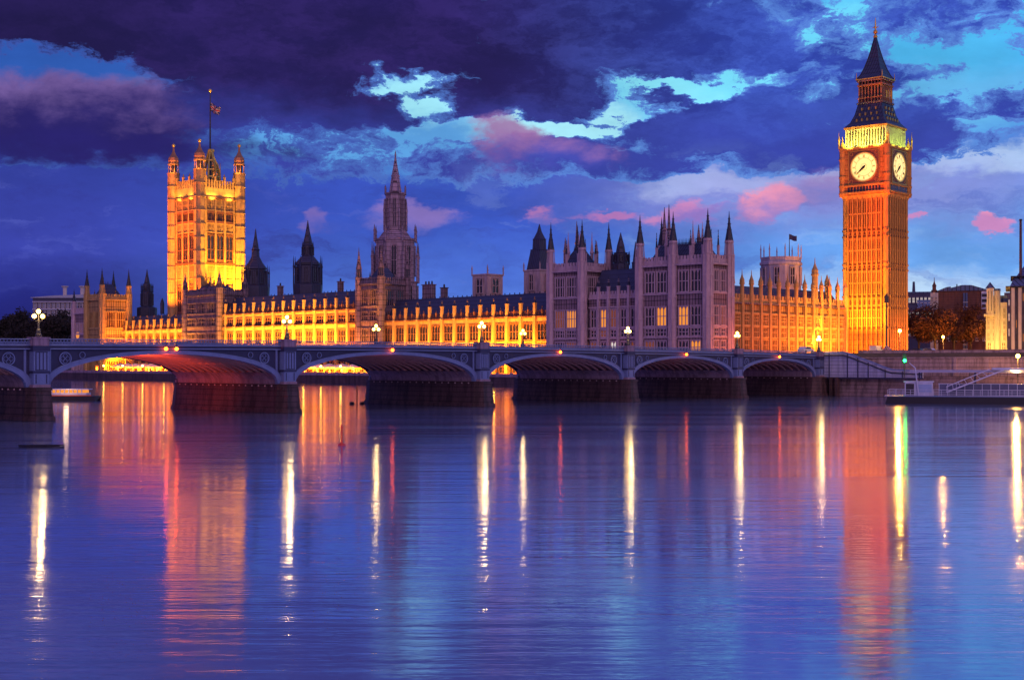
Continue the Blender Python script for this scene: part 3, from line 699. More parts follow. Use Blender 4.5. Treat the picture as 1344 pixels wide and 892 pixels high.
# ------------------------------------------------------------------ north pavilion: two towers and the recessed middle
zN = hp(348, 0, 12); stoN = [(4, 4.2), (9.6, 3.6), (14.6, 1.9), (17.4, 5.0), (26.4, 5.6)]
LIT = {('E', 1, 3), ('E', 0, 1), ('E', 2, 3)}
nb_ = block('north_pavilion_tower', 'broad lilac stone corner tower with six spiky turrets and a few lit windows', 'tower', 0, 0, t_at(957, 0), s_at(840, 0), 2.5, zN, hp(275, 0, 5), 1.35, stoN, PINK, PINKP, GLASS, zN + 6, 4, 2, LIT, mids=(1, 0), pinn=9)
sL0, sL1 = s_at(764, 0), s_at(723, 0)
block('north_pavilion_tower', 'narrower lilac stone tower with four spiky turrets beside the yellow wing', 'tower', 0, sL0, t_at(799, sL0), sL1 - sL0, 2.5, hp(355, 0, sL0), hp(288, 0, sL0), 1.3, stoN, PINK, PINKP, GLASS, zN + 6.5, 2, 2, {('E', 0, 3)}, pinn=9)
mid = thing('north_pavilion_middle', 'recessed lilac stone range with dark steep roof between the two pavilion towers', 'building', pw(1.6, s_at(840, 0) + 1.4), PR)
LM = sL0 - s_at(840, 0) - 2.8; zM = hp(391, 1.6, 34)
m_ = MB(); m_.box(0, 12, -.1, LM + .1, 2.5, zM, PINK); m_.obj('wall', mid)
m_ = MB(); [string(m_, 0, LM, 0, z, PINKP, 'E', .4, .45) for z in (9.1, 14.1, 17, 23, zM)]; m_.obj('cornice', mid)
m_ = MB(); crenel(m_, 0, LM, -.15, zM + .2, PINKP, 'E', 1.8, 1.1); m_.obj('parapet', mid)
m_ = MB(); m_.add([(.8, 0, zM), (.8, LM, zM), (11.5, 0, zM), (11.5, LM, zM), (5.5, 0, zM + 8.5), (5.5, LM, zM + 8.5), (7, 0, zM + 8.5), (7, LM, zM + 8.5)], [(0, 4, 5, 1), (4, 6, 7, 5), (6, 2, 3, 7), (0, 2, 6, 4), (1, 5, 7, 3)], ROOF)
for i in range(int(LM / 1.2)): m_.fr(5.6, .6 + i * 1.2, zM + 8.5, zM + 9.6, .13, .03, 4, IRON)
m_.obj('roof', mid)
pm = pinnacle_mesh(.34, 6.2, PINKP, IRON)
for i in range(5):
    y = LM * (i + .5) / 5
    for q, (z, h) in enumerate([(4, 4.2), (9.6, 3.6), (14.6, 1.9), (17.4, 5.0)]):
        g = WARMG if (i, q) in ((3, 3), (2, 0)) else EMBG if (i * 5 + q) % 4 == 1 else (COOLG if (i, q) == (2, 1) else GLASS)
        me = WC.setdefault(('m', h, g.name), win_mesh(LM / 5 - 1.3, h, 2, (.5,), g, PINKP)); inst('window', me, mid, (0, y, z), FE)
bm = MB(); bm.box(-.35, .35, -.7, .1, 2.5, zM, PINKP); bm = bm.mesh('buttress')
for i in range(1, 5): b_ = inst('buttress', bm, mid, (0, LM * i / 5, 0), FE); inst('pinnacle', pm, b_, (0, -.3, zM))
# ------------------------------------------------------------------ south pavilion
sS0 = s_at(134, 0); zS = hp(393, 0, sS0)
block('south_pavilion_tower', 'corner tower with yellow lit north face and four spiky turrets at the left', 'tower', 0, sS0, t_at(169, sS0), 13, 2.5, zS, hp(351, 0, sS0), 1.3, [(4, 4.2), (9.6, 3.6), (14.6, 3.2), (22.4, 6.8)], STONE, STONEP, HALF, zS + 7, 2, 2, cap=IRON)
sSB = s_at(107, 0); sSC = s_at(94.5, 0)
block('south_pavilion_range', 'unlit lilac range at the far left end of the palace with one round lit window', 'building', 1.0, sS0 + 14.4, 12, sSC - sS0 - 14.4, 2.5, hp(411, 0, sSB), hp(378, 0, sSB), 1.1, [(4, 4.2), (9.6, 3.6), (14.6, 3.2), (20.2, 4.4)], PINK, PINKP, GLASS, hp(395, 0, sSB), 4, 2)
rw = MB(); rw.fr(0, 0, 0, .12, 1.5, 1.5, 12, WARMG); rw.fr(0, 0, -.05, .1, 1.75, 1.75, 12, PINKP)
o = rw.obj('round_window', [c for c in S.objects if c.name.startswith('south_pavilion_range')][0], (-.22, 8.2, 19.3)); o.rotation_euler = (0, -math.pi / 2, 0)

# ------------------------------------------------------------------ north range up to the clock tower
tN0 = t_at(960, 0) + 1.4; tN1 = t_at(1112, 0); LN = tN1 - tN0; zR = hp(397, tN0, 0)
nr = thing('north_range', 'long mullioned gothic range glowing orange between the lilac pavilion and the clock tower', 'building', pw(tN0, 1.0), PR)
m_ = MB(); m_.box(0, LN, 0, 13, 2.5, zR, STONE); m_.obj('wall', nr)
m_ = MB(); [string(m_, 0, LN, 0, z, STONEP, 'N', .35, .4) for z in (14.2, 17.3, zR - 2.6)]; string(m_, 0, LN, 0, zR, STONED, 'N', .5, .7); m_.obj('string_course', nr)
m_ = MB(); crenel(m_, 0, LN, -.15, zR + .25, STONEP, 'N', 2.3, 1.4); m_.obj('parapet', nr)
m_ = MB(); m_.add([(0, 1, zR), (LN, 1, zR), (0, 12, zR), (LN, 12, zR), (0, 5, zR + 5.2), (LN, 5, zR + 5.2), (0, 7, zR + 5.2), (LN, 7, zR + 5.2)], [(0, 1, 5, 4), (4, 5, 7, 6), (6, 7, 3, 2), (0, 4, 6, 2), (1, 3, 7, 5)], ROOF); m_.obj('roof', nr)
NB = 13; p = LN / NB
me1 = win_mesh(p - 1.2, 2.7, 4, (.5,), HALF, STONEP); me2 = win_mesh(p - 1.2, zR - 2.9 - 17.7, 4, (.4, .7), HALF, STONEP); me3 = win_mesh(p - 1.2, 3.0, 4, (.5,), HALF, STONEP)
bt = MB(); bt.box(-.45, .45, -.8, .1, 2.5, zR + .3, STONEP); bt.fr(0, -.35, zR + .3, zR + 5.6, .6, .55, 8, STONEP); bt.fr(0, -.35, zR + 5.2, zR + 5.7, .75, .75, 8, STONEP); bt = bt.mesh('buttress')
cp = MB(); cp.prof(0, 0, [(.66, 0), (.7, .6), (.35, 1.5), (.14, 2.2), (.05, 3.6)], 8, STONEP); cp = cp.mesh('finial')
for i in range(NB + 1): b_ = inst('buttress', bt, nr, (p * i, 0, 0)); inst('finial', cp, b_, (0, -.35, zR + 5.7))
for i in range(NB):
    for me, z in ((me3, 10.6), (me1, 14.4), (me2, 17.7)): inst('window', me, nr, (p * (i + .5), 0, z))
for px, hw, y1, y0 in ((1068, 4.0, 345, 362), (1084, 3.2, 367, 377)):
    x = t_at(px, 2) - tN0; Z = zd(x + tN0, 2); r = hw * Z / F; b = MB(); z1 = hz(y1, Z); z0 = hz(y0, Z)
    b.prof(x, .6, [(r, 2.5), (r, z0), (r * 1.25, z0 + .1), (r * 1.25, z0 + .6), (r * 1.05, z0 + .7), (r * 1.1, z0 + 1.6), (r * .6, z0 + 2.6), (r * .2, z0 + 3.6), (.06, z1 + 1.5)], 8, STONEP)
    for q in range(5): z = 12 + (z0 - 12) * q / 5; b.fr(x, .6, z, z + .4, r * 1.12, r * 1.12, 8, STONEP)
    b.obj('stair_turret', nr)

# ------------------------------------------------------------------ turrets and steeples rising behind
def steeple(name, label, px, t, prof, m, n=8, pins=(), wins=(), cat='turret', mats=None, rot=None, rzadd=0):
    s = s_at(px, t); Z = zd(t, s); k = Z / F; th = thing(name, label, cat, pw(t, s), PR + rzadd)
    f = math.cos(math.pi / n) if n == 8 else math.sqrt(.5) * 1.0
    pr = [(hw * k / (f if n == 8 else .98) * (1 if n == 8 else 1.0), hz(y, Z)) for hw, y in prof]
    cur = MB(); cm = None; k0 = 0
    segs = mats or [('shaft', m, 0, len(pr) - 1)]
    for nm, mm, a, b in segs: MB().prof(0, 0, pr[a:b + 1], n, mm, rot).obj(nm, th)
    for hw, y0, y1, w in pins:                                # pinnacles round a stage
        pmn = MB(); q0, q1 = hz(y0, Z), hz(y1, Z); h = q1 - q0; w_ = w * k
        pmn.fr(0, 0, q0, q0 + h * .6, w_, w_ * .9, 4, m); pmn.fr(0, 0, q0 + h * .6, q0 + h * .66, w_ * 1.3, w_ * 1.3, 4, m); pmn.fr(0, 0, q0 + h * .66, q1, w_, .04, 4, m); me = pmn.mesh('pinnacle')
        for i in range(n): a = (math.pi / n if rot is None else rot) + 2 * math.pi * i / n; inst('pinnacle', me, th, (hw * k / f * math.cos(a), hw * k / f * math.sin(a), 0))
    for hw, y0, y1, w in wins:
        z0, z1 = hz(y0, Z), hz(y1, Z); me = win_mesh(w * k, z1 - z0, 2, (.5,), GLASS, m)
        for i in range(n):
            a = 2 * math.pi * i / n + (rot - math.pi / n if rot is not None else 0); inst('window', me, th, (hw * k * math.cos(a) * 1.03, hw * k * math.sin(a) * 1.03, z0), a + math.pi / 2)
    return th
steeple('central_steeple', 'tall octagonal stone steeple with open lantern and needle spire in the middle of the palace', 519, 36,
        [(28, 440), (28, 372), (29, 371.5), (29, 370), (24.5, 369.5), (24.5, 317), (26.5, 316), (26.5, 314), (21, 313), (14, 303), (12.5, 302), (12.5, 256), (14, 255.5), (14, 253.5), (8, 253), (5, 232), (5.6, 231.5), (5.4, 230.5), (4.8, 230), (2.6, 218), (3, 217.5), (2.5, 217), (.8, 205), (1.4, 204), (1, 203), (.3, 198)], mat('steeple_stone', (.42, .30, .36), .9, .3, .5, panel=.8, course=1.6, stain=.4), 8,
        pins=[(26.5, 318, 295, 1.3), (29.5, 371, 318, 1.5), (14.5, 303, 262, 1.0), (13, 256, 243, .9)], wins=[(24.5, 362, 324, 8), (12.5, 298, 262, 4.5), (28, 398, 376, 8)], cat='steeple')
DK = mat('lead_clad_turret', (.05, .05, .09), .55, .3, .5, panel=.8)
steeple('ventilation_turret', 'dark lead turret with sharp cone roof right beside the square flag tower', 335.5, 30, [(17, 420), (17, 388), (17.5, 376), (13.5, 374), (12.5, 354), (14, 353), (13.5, 351), (9, 345), (5.5, 338), (5, 337), (4.5, 329), (5.5, 328), (4, 326), (2, 313), (.3, 300)], DK, 8, pins=[(16.5, 376, 348, 1.0)], wins=[(12.9, 372, 356, 6)])
steeple('ventilation_turret', 'dark lead turret with sharp cone roof and open stage between flag tower and steeple', 404, 30, [(18, 420), (18, 386), (18.5, 374), (15, 372), (14, 349), (15.5, 348), (15, 345), (10, 339), (7.5, 336), (7, 335), (6.5, 323), (7.5, 322), (6, 320), (2.8, 305), (.3, 289)], DK, 8, pins=[(17.5, 374, 336, 1.0), (6.8, 336, 317, .5)], wins=[(14.3, 370, 351, 7), (6.6, 334, 325, 3.5)])
steeple('ventilation_turret', 'small dark pointed turret between the south pavilion and the flag tower', 193, 22, [(12, 420), (12, 404), (7.2, 402), (7, 384), (7.6, 383), (5, 382), (4.8, 373), (3.6, 372), (1.8, 363), (.2, 353)], DK, 8, pins=[(7, 384, 372, .7)], wins=[(7, 400, 386, 3.5)])
steeple('ventilation_turret', 'tiny dark dome on the roof just left of the flag tower', 213, 20, [(2.4, 412), (2.4, 400), (2.6, 399), (1.8, 395), (.3, 391)], DK, 8)
CR = mat('cream_tower_stone', (.50, .36, .34), .9, .2, .6, stain=.3)
steeple('roof_tower', 'square lilac tower with a ring of thin pinnacles above the yellow wing', 640, 26, [(19.5, 410), (19.5, 362.5), (21, 362), (21, 360.5), (19, 360)], CR, 4, pins=[(14.5, 361, 348, .9)], wins=[(13.5, 385, 366, 13)], cat='tower', rot=math.pi / 4)
steeple('roof_tower', 'cream square tower with steep slate blue spire beside the lilac pavilion', 708, 26, [(20, 420), (20, 386), (20.8, 385), (20, 384), (20, 357), (21.5, 356), (21, 354.5), (16.5, 354), (11.5, 329), (12, 328), (9, 327), (8.4, 315), (9, 314), (7.5, 313), (3, 304), (.4, 294)], CR, 4,
        pins=[(14.5, 356, 344, 1.0)], wins=[(14, 381, 361, 9)], cat='tower', rot=math.pi / 4, mats=[('shaft', CR, 0, 7), ('spire', DK, 7, 15)])
steeple('roof_turret', 'dark pointed turret on the roof between the two lilac pavilion towers', 814.6, 12, [(11, 380), (11, 346), (8.5, 345), (8.5, 333), (9.5, 332), (6, 331), (4.6, 322), (3, 316), (.3, 305)], DK, 8, pins=[(11, 348, 330, 1)], wins=[(8.4, 343, 335, 4)])
steeple('roof_turret', 'slender dark spire close left of the broad lilac tower', 834, 9, [(4.5, 385), (4.5, 346), (5.2, 345), (3.4, 343), (2, 330), (.3, 317)], DK, 8)
for px, t, y0, y1, w, lab in ((872, 8, 330, 272, 2.6, 'left of three tall roof spires inside the broad lilac tower'), (878, 14, 330, 268, 2.4, 'middle of three tall roof spires inside the broad lilac tower'), (917, 8, 330, 295, 2.6, 'stubby roof spire inside the broad lilac tower at right'),
                              (742, 8, 345, 312, 2.4, 'stubby roof spire inside the narrow lilac tower at left'), (757, 12, 345, 290, 2.2, 'tall roof spire inside the narrow lilac tower'), (783, 8, 345, 316, 2.4, 'stubby roof spire inside the narrow lilac tower at right')):
    steeple('roof_spire', lab, px, t, [(w, y0 + 20), (w, y0 - (y0 - y1) * .45), (w * 1.4, y0 - (y0 - y1) * .47), (w * .9, y0 - (y0 - y1) * .5), (w * .5, y0 - (y0 - y1) * .75), (.3, y1)], STONED, 8)
GREY = mat('abbey_stone', (.50, .42, .50), .9, .2, .5, stain=.3)
ab = steeple('abbey_tower', 'pale grey crenellated tower with thin pinnacles and a flagstaff behind the orange range', 1025, 85, [(24.5, 400), (24.5, 349), (26, 348), (26, 345), (24.5, 344), (24.5, 338)], GREY, 8, pins=[(24.5, 340, 321, .9)], wins=[(24.5, 374, 352, 8)], cat='tower', rot=0)

# flags
def flag_mesh(L, H, cols, union):
    b = MB(); nx, nz = 24, 12
    def pt(i, j): u = i / nx; return (L * u * .93, .35 * H * math.sin(u * 7) * u, -H * j / nz - .25 * H * u * u + .12 * H * math.sin(u * 6 + 1))
    for i in range(nx):
        for j in range(nz):
            u, v = (i + .5) / nx - .5, (j + .5) / nz - .5
            m = cols[0]
            if union:
                if abs(abs(u) - abs(v)) < .05: m = cols[1]
                if abs(abs(u) - abs(v)) < .02: m = cols[2]
                if abs(u) < .09 or abs(v) < .17: m = cols[1]
                if abs(u) < .05 or abs(v) < .1: m = cols[2]
            b.add([pt(i, j), pt(i + 1, j), pt(i + 1, j + 1), pt(i, j + 1)], [(0, 1, 2, 3)], m)
    return b
FB, FW, FRr = mat('flag_blue', (.02, .025, .13), .8, .1), mat('flag_white', (.42, .34, .34), .8, .1), mat('flag_red', (.40, .03, .03), .8, .1)
# flag on the abbey tower
s = s_at(1036, 85); Z = zd(85, s); fl = thing('flagpole', 'short flagpole with a small dark flag on the pale grey tower', 'flagpole', pw(85, s))
z0, z1 = hz(340, Z), hz(307, Z); q = MB(); q.fr(0, 0, z0, z1, .16, .1, 8, IRON); q.obj('pole', fl); flag_mesh(2.6, 1.7, [FB, FW, FRr], False).obj('flag', fl, (.1, 0, z1 - .3))

# ------------------------------------------------------------------ flag tower (square, 99 m)
VX, VZ = -128.7, 565.0; VR = R(46.1); VA = 19.5
def vz(y): return hz(y, VZ)
vt = thing('flag_tower', 'huge square stone tower floodlit yellow with four domed corner turrets at left', 'tower', (VX, VZ, 0), VR)
vb = MB(); vb.box(0, VA, 0, VA, 2.5, vz(258), STONE); vb.obj('wall', vt)
vb = MB()
for y, d in ((410, .5), (374, .5), (366, .4), (345, .7), (340, .35), (304, .35), (290, .5), (276, .5), (258, .8)): vb.box(-d, VA + d, -d, VA + d, vz(y) - .35, vz(y) + .35, REDST)
vb.obj('cornice', vt)
vb = MB()
for f in 'NE':
    z = vz(258) + .3; crenel(vb, 2.6, VA - 2.6, -.2, z, STONEP, f, vz(234) - z, 1.25, .5)
    crenel(vb, 2.6, VA - 2.6, VA - .5, z, STONEP, f, vz(234) - z, 1.25, .5)
vb.obj('parapet', vt)
tm = turret_mesh(2.35, 2.5, vz(222), vz(182), STONEP, mat('turret_cap_stone', (.33, .16, .08), .6, .3, .8), 8, 'ogee')
for x, y in ((0, 0), (VA, 0), (0, VA), (VA, VA)): inst('turret', tm, vt, (x, y, 0))
a0 = 2.9; bw_ = (VA - 2 * a0) / 3
wm = {k: win_mesh(w, vz(y1) - vz(y0), n, tr, g, (REDST if g is GLASS else STONEP), True, .12) for k, (w, y0, y1, n, tr, g) in {'main': (3.5, 342, 307, 2, (.45,), GLASS), 'small': (bw_ - .5, 288, 278, 5, (), GLASS), 'low': (3.3, 408, 378, 2, (.5,), GLASS), 'mid': (bw_ - .8, 365, 347.5, 6, (.5,), STONE), 'up': (bw_ - .5, 274, 260, 5, (.5,), STONE), 'hood': (bw_ - .9, 303, 292, 6, (.4,), STONE)}.items()}
for i in range(3):
    u = a0 + bw_ * (i + .5)
    for k, y in (('main', 342), ('small', 288), ('low', 408), ('mid', 365), ('up', 274), ('hood', 303)):
        inst('window', wm[k], vt, (u, 0, vz(y))); inst('window', wm[k], vt, (0, u, vz(y)), FE)
pm = pinnacle_mesh(.4, 3.6, STONEP, STONEP)
bm = MB(); bm.box(-.4, .4, -.55, .1, 2.5, vz(258), STONEP); bm = bm.mesh('buttress')
for i in range(4):
    u = a0 + bw_ * i
    for (x, y, f) in ((u, 0, 0), (0, u, FE)): b_ = inst('buttress', bm, vt, (x, y, 0), f); inst('pinnacle', pm, b_, (0, 0, vz(236)))
vr = MB(); hip(vr, 1, VA - 1, 1, VA - 1, vz(256), vz(240), 5, LEAD); vr.obj('roof', vt)
# iron crown and flagstaff
fs = thing('flagstaff', 'tall flagstaff with gilded iron crown at its foot on top of the yellow square tower', 'flagpole', (VX + (VA / 2) * math.cos(VR) - VA / 2 * math.sin(VR) + 1.6, VZ + VA / 2 * math.sin(VR) + VA / 2 * math.cos(VR), 0), VR)
Zf = VZ + 13.5; g = MB(); zb_, zk = hz(242, Zf), hz(196, Zf)
for i in range(8):
    a = 2 * math.pi * i / 8; pts = [(4.2, zb_), (3.9, zb_ + 5), (2.9, zb_ + 8.5), (1.5, zb_ + 11.5), (.5, zk)]
    for (r0, q0), (r1, q1) in zip(pts, pts[1:]): g.bar((r0 * math.cos(a), r0 * math.sin(a), q0), (r1 * math.cos(a), r1 * math.sin(a), q1), .42, GILT)
    g.fr(4.2 * math.cos(a), 4.2 * math.sin(a), zb_, zb_ + 9.0, .5, .08, 4, GILT)
    b_ = a + math.pi / 4
    for r_, z_ in ((4.0, zb_ + 3), (3.6, zb_ + 6), (2.2, zb_ + 10)): g.bar((r_ * math.cos(a), r_ * math.sin(a), z_), (r_ * math.cos(b_), r_ * math.sin(b_), z_), .3, GILT)
g.obj('crown', fs); g = MB(); g.fr(0, 0, zb_, hz(120, Zf), .5, .2, 8, IRON); g.ball((0, 0, hz(119, Zf)), .75, GILT, 10, 6); g.obj('pole', fs)
o = flag_mesh(4.6, 3.3, [FB, FW, FRr], True).obj('flag', fs, (.3, 0, hz(136, Zf))); o.rotation_euler = (0, R(12), -VR)

# ------------------------------------------------------------------ clock tower
BX, BZ_ = .2733 * 420, 420.0; BR = R(49.3); BA = 14.5; c = BA / 2
def bz(y): return hz(y, BZ_ if y > 171 else 430.0)
ct = thing('clock_tower', 'tall clock tower floodlit orange with two glowing dials and a dark pointed spire', 'clock tower', (BX, BZ_, 0), BR)
BST = mat('clock_tower_stone', (.47, .215, .06), .9, .35, .35, stain=.5, course=1.6)  # orange of the floodlights put into the tower stone colour
DKR = mat('shadowed_tower_stone', (.10, .035, .02), .9, .2, .6)  # near-black red that paints recess shade on the tower
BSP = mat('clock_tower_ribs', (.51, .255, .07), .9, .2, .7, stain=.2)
v = MB(); v.box(0, BA, 0, BA, 5, bz(251), BST); v.obj('wall', ct)
v = MB()
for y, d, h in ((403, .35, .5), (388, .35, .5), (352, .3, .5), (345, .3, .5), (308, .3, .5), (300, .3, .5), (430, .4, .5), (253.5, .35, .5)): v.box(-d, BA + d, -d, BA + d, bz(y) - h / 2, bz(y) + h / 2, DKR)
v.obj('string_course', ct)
cb_ = MB(); r = .85; cb_.fr(0, 0, 5, bz(252), r, r, 8, BSP)
for y in (430, 403, 388, 352, 345, 308, 300): cb_.fr(0, 0, bz(y) - .3, bz(y) + .3, r * 1.2, r * 1.2, 8, BSP)
cb_ = cb_.mesh('corner_buttress')
for x, y in ((.5, .5), (BA - .5, .5), (.5, BA - .5), (BA - .5, BA - .5)): inst('corner_buttress', cb_, ct, (x, y, 0))
# panelled bays between the bands: narrow slit lights and ribs
rbm = MB(); rbm.box(-.2, .2, -.45, .05, 5, bz(253), BSP); rbm.box(-.38, .38, -.14, .04, 5, bz(253), DKR); rbm = rbm.mesh('rib'); nR = 7; w0 = 1.7; sp_ = (BA - 2 * w0) / nR  # dark strips beside each rib paint its recess shadow
slit = {}
for (y0, y1) in ((298, 258), (343, 310), (386, 354), (428, 405), (460, 432)):
    h = bz(y1) - bz(y0); b = MB(); hw = sp_ / 2 - .36
    b.box(-hw, hw, -.16, .02, 0, h, BST); b.box(-.1, .1, -.28, .02, 0, h, BSP)
    for sx in (-1, 1):
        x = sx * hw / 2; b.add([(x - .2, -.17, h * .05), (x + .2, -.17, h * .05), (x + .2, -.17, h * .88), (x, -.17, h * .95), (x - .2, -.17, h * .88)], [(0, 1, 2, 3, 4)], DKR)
        b.box(x - .34, x + .34, -.2, .02, h * .47, h * .52, BSP)
    slit[y0] = b.mesh('panel')
band_ = {}
for (y0, y1) in ((308, 300), (352, 345), (403, 388)):
    h = bz(y1) - bz(y0); b = MB(); hw = sp_ / 2 - .24
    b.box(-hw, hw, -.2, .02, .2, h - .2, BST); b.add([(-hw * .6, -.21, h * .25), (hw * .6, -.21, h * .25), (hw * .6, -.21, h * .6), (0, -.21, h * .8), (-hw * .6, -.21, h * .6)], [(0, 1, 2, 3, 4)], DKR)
    band_[y0] = b.mesh('panel')
for i in range(nR):
    u = w0 + sp_ * (i + .5)
    for D_ in (slit, band_):
        for y, me in D_.items(): inst('panel', me, ct, (u, 0, bz(y))); 
for f in (0, 1):
    for i in range(nR + 1): u = w0 + sp_ * i; inst('rib', rbm, ct, (u, 0, 0) if not f else (0, u, 0), 0 if not f else FE)
me_all = {}
for i in range(nR):
    u = w0 + sp_ * (i + .5)
    for y in (298, 343, 386, 428): inst('panel', slit[y], ct, (0, u, bz(y)), FE)
for i in range(nR):
    u = w0 + sp_ * (i + .5)
    for y0 in (308, 352, 403): inst('panel', band_[y0], ct, (0, u, bz(y0)), FE)
# clock stage
cs = MB(); o_ = .6; z0, z1 = bz(253), bz(191)
cs.add([(0, 0, z0 - 1.6), (BA, 0, z0 - 1.6), (BA, BA, z0 - 1.6), (0, BA, z0 - 1.6), (-o_, -o_, z0), (BA + o_, -o_, z0), (BA + o_, BA + o_, z0), (-o_, BA + o_, z0)], [(0, 1, 5, 4), (1, 2, 6, 5), (2, 3, 7, 6), (3, 0, 4, 7)], BSP)
cs.box(-o_, BA + o_, -o_, BA + o_, z0, z1, BST)
for y in (240.5, 250, 192, 190): d = o_ + .35; cs.box(-d, BA + d, -d, BA + d, bz(y) - .25, bz(y) + .25, BSP)
cs.obj('clock_stage', ct)
ar = MB(); ar2 = MB()
for i in range(11):
    u = 1.6 + (BA - 3.2) * (i + .5) / 11
    ar.box(u - .33, u + .33, -o_ - .06, -o_ + .02, bz(248.5), bz(242), GLASS); ar2.box(-o_ - .06, -o_ + .02, u - .33, u + .33, bz(248.5), bz(242), GLASS)
ar.obj('arcade', ct); ar2.obj('arcade', ct)
ct2 = MB(); ct2.fr(0, 0, bz(254), bz(188), 1.0, 1.0, 8, BSP); ct2.prof(0, 0, [(1.0, bz(188)), (.8, bz(186)), (.25, bz(180)), (.05, bz(173))], 8, BSP)
for y in (250, 240, 228, 204, 190): ct2.fr(0, 0, bz(y) - .3, bz(y) + .3, 1.15, 1.15, 8, BSP)
ct2 = ct2.mesh('corner_turret')
for x, y in ((-o_ + .4, -o_ + .4), (BA + o_ - .4, -o_ + .4), (-o_ + .4, BA + o_ - .4), (BA + o_ - .4, BA + o_ - .4)): inst('corner_turret', ct2, ct, (x, y, 0))
DIAL = mat('opal_dial_glass', (.8, .7, .45), .4, 0, 1, emit=(1, .68, .15), es=1.15, bump=0)
FRAME_ = mat('dial_surround', (.16, .07, .04), .6, .3, 1.2)
BLK = mat('dial_ironwork', (.015, .012, .012), .5, .1, 1)
dc = bz(216.5)
for f, (x, y, rz) in {'E': (-o_ - .02, c, FE), 'N': (c, -o_ - .02, 0)}.items():
    e = bpy.data.objects.new('clock_face', None); COL.objects.link(e); e.parent = ct; e.location = (x, y, dc); e.rotation_euler = (0, 0, rz)
    def ringo(mb, r0, r1, yy, m, n=48, th=.08):
        for i in range(n):
            a, b2 = 2 * math.pi * i / n, 2 * math.pi * (i + 1) / n
            mb.add([(r0 * math.cos(a), yy, r0 * math.sin(a)), (r1 * math.cos(a), yy, r1 * math.sin(a)), (r1 * math.cos(b2), yy, r1 * math.sin(b2)), (r0 * math.cos(b2), yy, r0 * math.sin(b2)),
                    (r1 * math.cos(a), yy + th, r1 * math.sin(a)), (r1 * math.cos(b2), yy + th, r1 * math.sin(b2)), (r0 * math.cos(a), yy + th, r0 * math.sin(a)), (r0 * math.cos(b2), yy + th, r0 * math.sin(b2))], [(0, 1, 2, 3), (1, 4, 5, 2), (0, 3, 7, 6)], m)
    sq = MB(); sq.box(-5.2, 5.2, -.06, .04, -5.2, 5.2, FRAME_)
    for q in (-5.2, 5.0): sq.box(q, q + .2, -.22, .0, -5.2, 5.2, GILT); sq.box(-5.2, 5.2, -.215, .0, q, q + .2, GILT)
    for sx in (-1, 1):
        for sz in (-1, 1): ringo_c = (sx * 4.25, sz * 4.25); sq.fr(0, 0, 0, 0.001, .01, .01, 3, GILT); [sq.bar((ringo_c[0] + .55 * math.cos(t), -.1, ringo_c[1] + .55 * math.sin(t)), (ringo_c[0] + .55 * math.cos(t + .8), -.1, ringo_c[1] + .55 * math.sin(t + .8)), .07, GILT) for t in [k * .785 for k in range(8)]]
    sq.obj('surround', e)
    dl = MB(); n = 48; dl.add([(0, -.1, 0)] + [(4.35 * math.cos(2 * math.pi * i / n), -.1, 4.35 * math.sin(2 * math.pi * i / n)) for i in range(n)], [(0, 1 + (i + 1) % n, 1 + i) for i in range(n)], DIAL); dl.obj('dial', e)
    for ra, rb_, yy_, mm_, tt_ in ((4.3, 4.65, -.24, GILT, .2), (2.72, 2.8, -.13, BLK, .03), (1.0, 1.06, -.13, BLK, .03)): rg = MB(); ringo(rg, ra, rb_, yy_, mm_, th=tt_); rg.obj('dial_ring', e)
    rg = MB(); ringo(rg, 4.12, 4.2, -.13, BLK, th=.03)
    for i in range(60): t = math.pi * i / 30; rg.bar((3.9 * math.sin(t), -.13, 3.9 * math.cos(t)), (4.12 * math.sin(t), -.13, 4.12 * math.cos(t)), .03, BLK)
    rg.obj('minute_ring', e)
    NUM = ['XII', 'I', 'II', 'III', 'IIII', 'V', 'VI', 'VII', 'VIII', 'IX', 'X', 'XI']
    for i, tx in enumerate(NUM):
        nu = MB(); t = math.pi * i / 6; er = Vector((math.sin(t), 0, math.cos(t))); et = Vector((math.cos(t), 0, -math.sin(t)))
        wd = {'I': .16, 'V': .34, 'X': .34}; tot = sum(wd[c_] for c_ in tx); u = -tot / 2
        for c_ in tx:
            w2 = wd[c_]; um = u + w2 / 2
            P_ = lambda a, r_: tuple(er * r_ + et * a + Vector((0, -.14, 0)))
            if c_ == 'I': nu.bar(P_(um, 2.95), P_(um, 3.75), .05, BLK)
            if c_ == 'V': nu.bar(P_(um - .12, 3.75), P_(um, 2.95), .05, BLK); nu.bar(P_(um + .12, 3.75), P_(um, 2.95), .035, BLK)
            if c_ == 'X': nu.bar(P_(um - .13, 3.75), P_(um + .13, 2.95), .05, BLK); nu.bar(P_(um + .13, 3.75), P_(um - .13, 2.95), .035, BLK)
            u += w2
        nu.obj('numeral', e)
    hd = MB()
    def hand(t, L_, w_, yy): d = Vector((math.sin(t), 0, math.cos(t))); n_ = Vector((math.cos(t), 0, -math.sin(t))); base = Vector((0, yy, 0)); pts = [base - d * .9, base + n_ * w_, base + d * L_ * .75 + n_ * w_ * .55, base + d * L_, base + d * L_ * .75 - n_ * w_ * .55, base - n_ * w_]; hd.add([tuple(q) for q in pts] + [tuple(q - Vector((0, .05, 0))) for q in pts], [tuple(range(6)), tuple(range(6, 12))[::-1]] + [(k, 6 + k, 6 + (k + 1) % 6, (k + 1) % 6) for k in range(6)], BLK)
    hand(2 * math.pi * 38 / 60, 3.7, .26, -.24); hand(2 * math.pi * (7 + 38 / 60) / 12, 2.5, .42, -.18); hd.fr(0, 0, 0, .001, .01, .01, 3, BLK); hd.obj('hands', e)
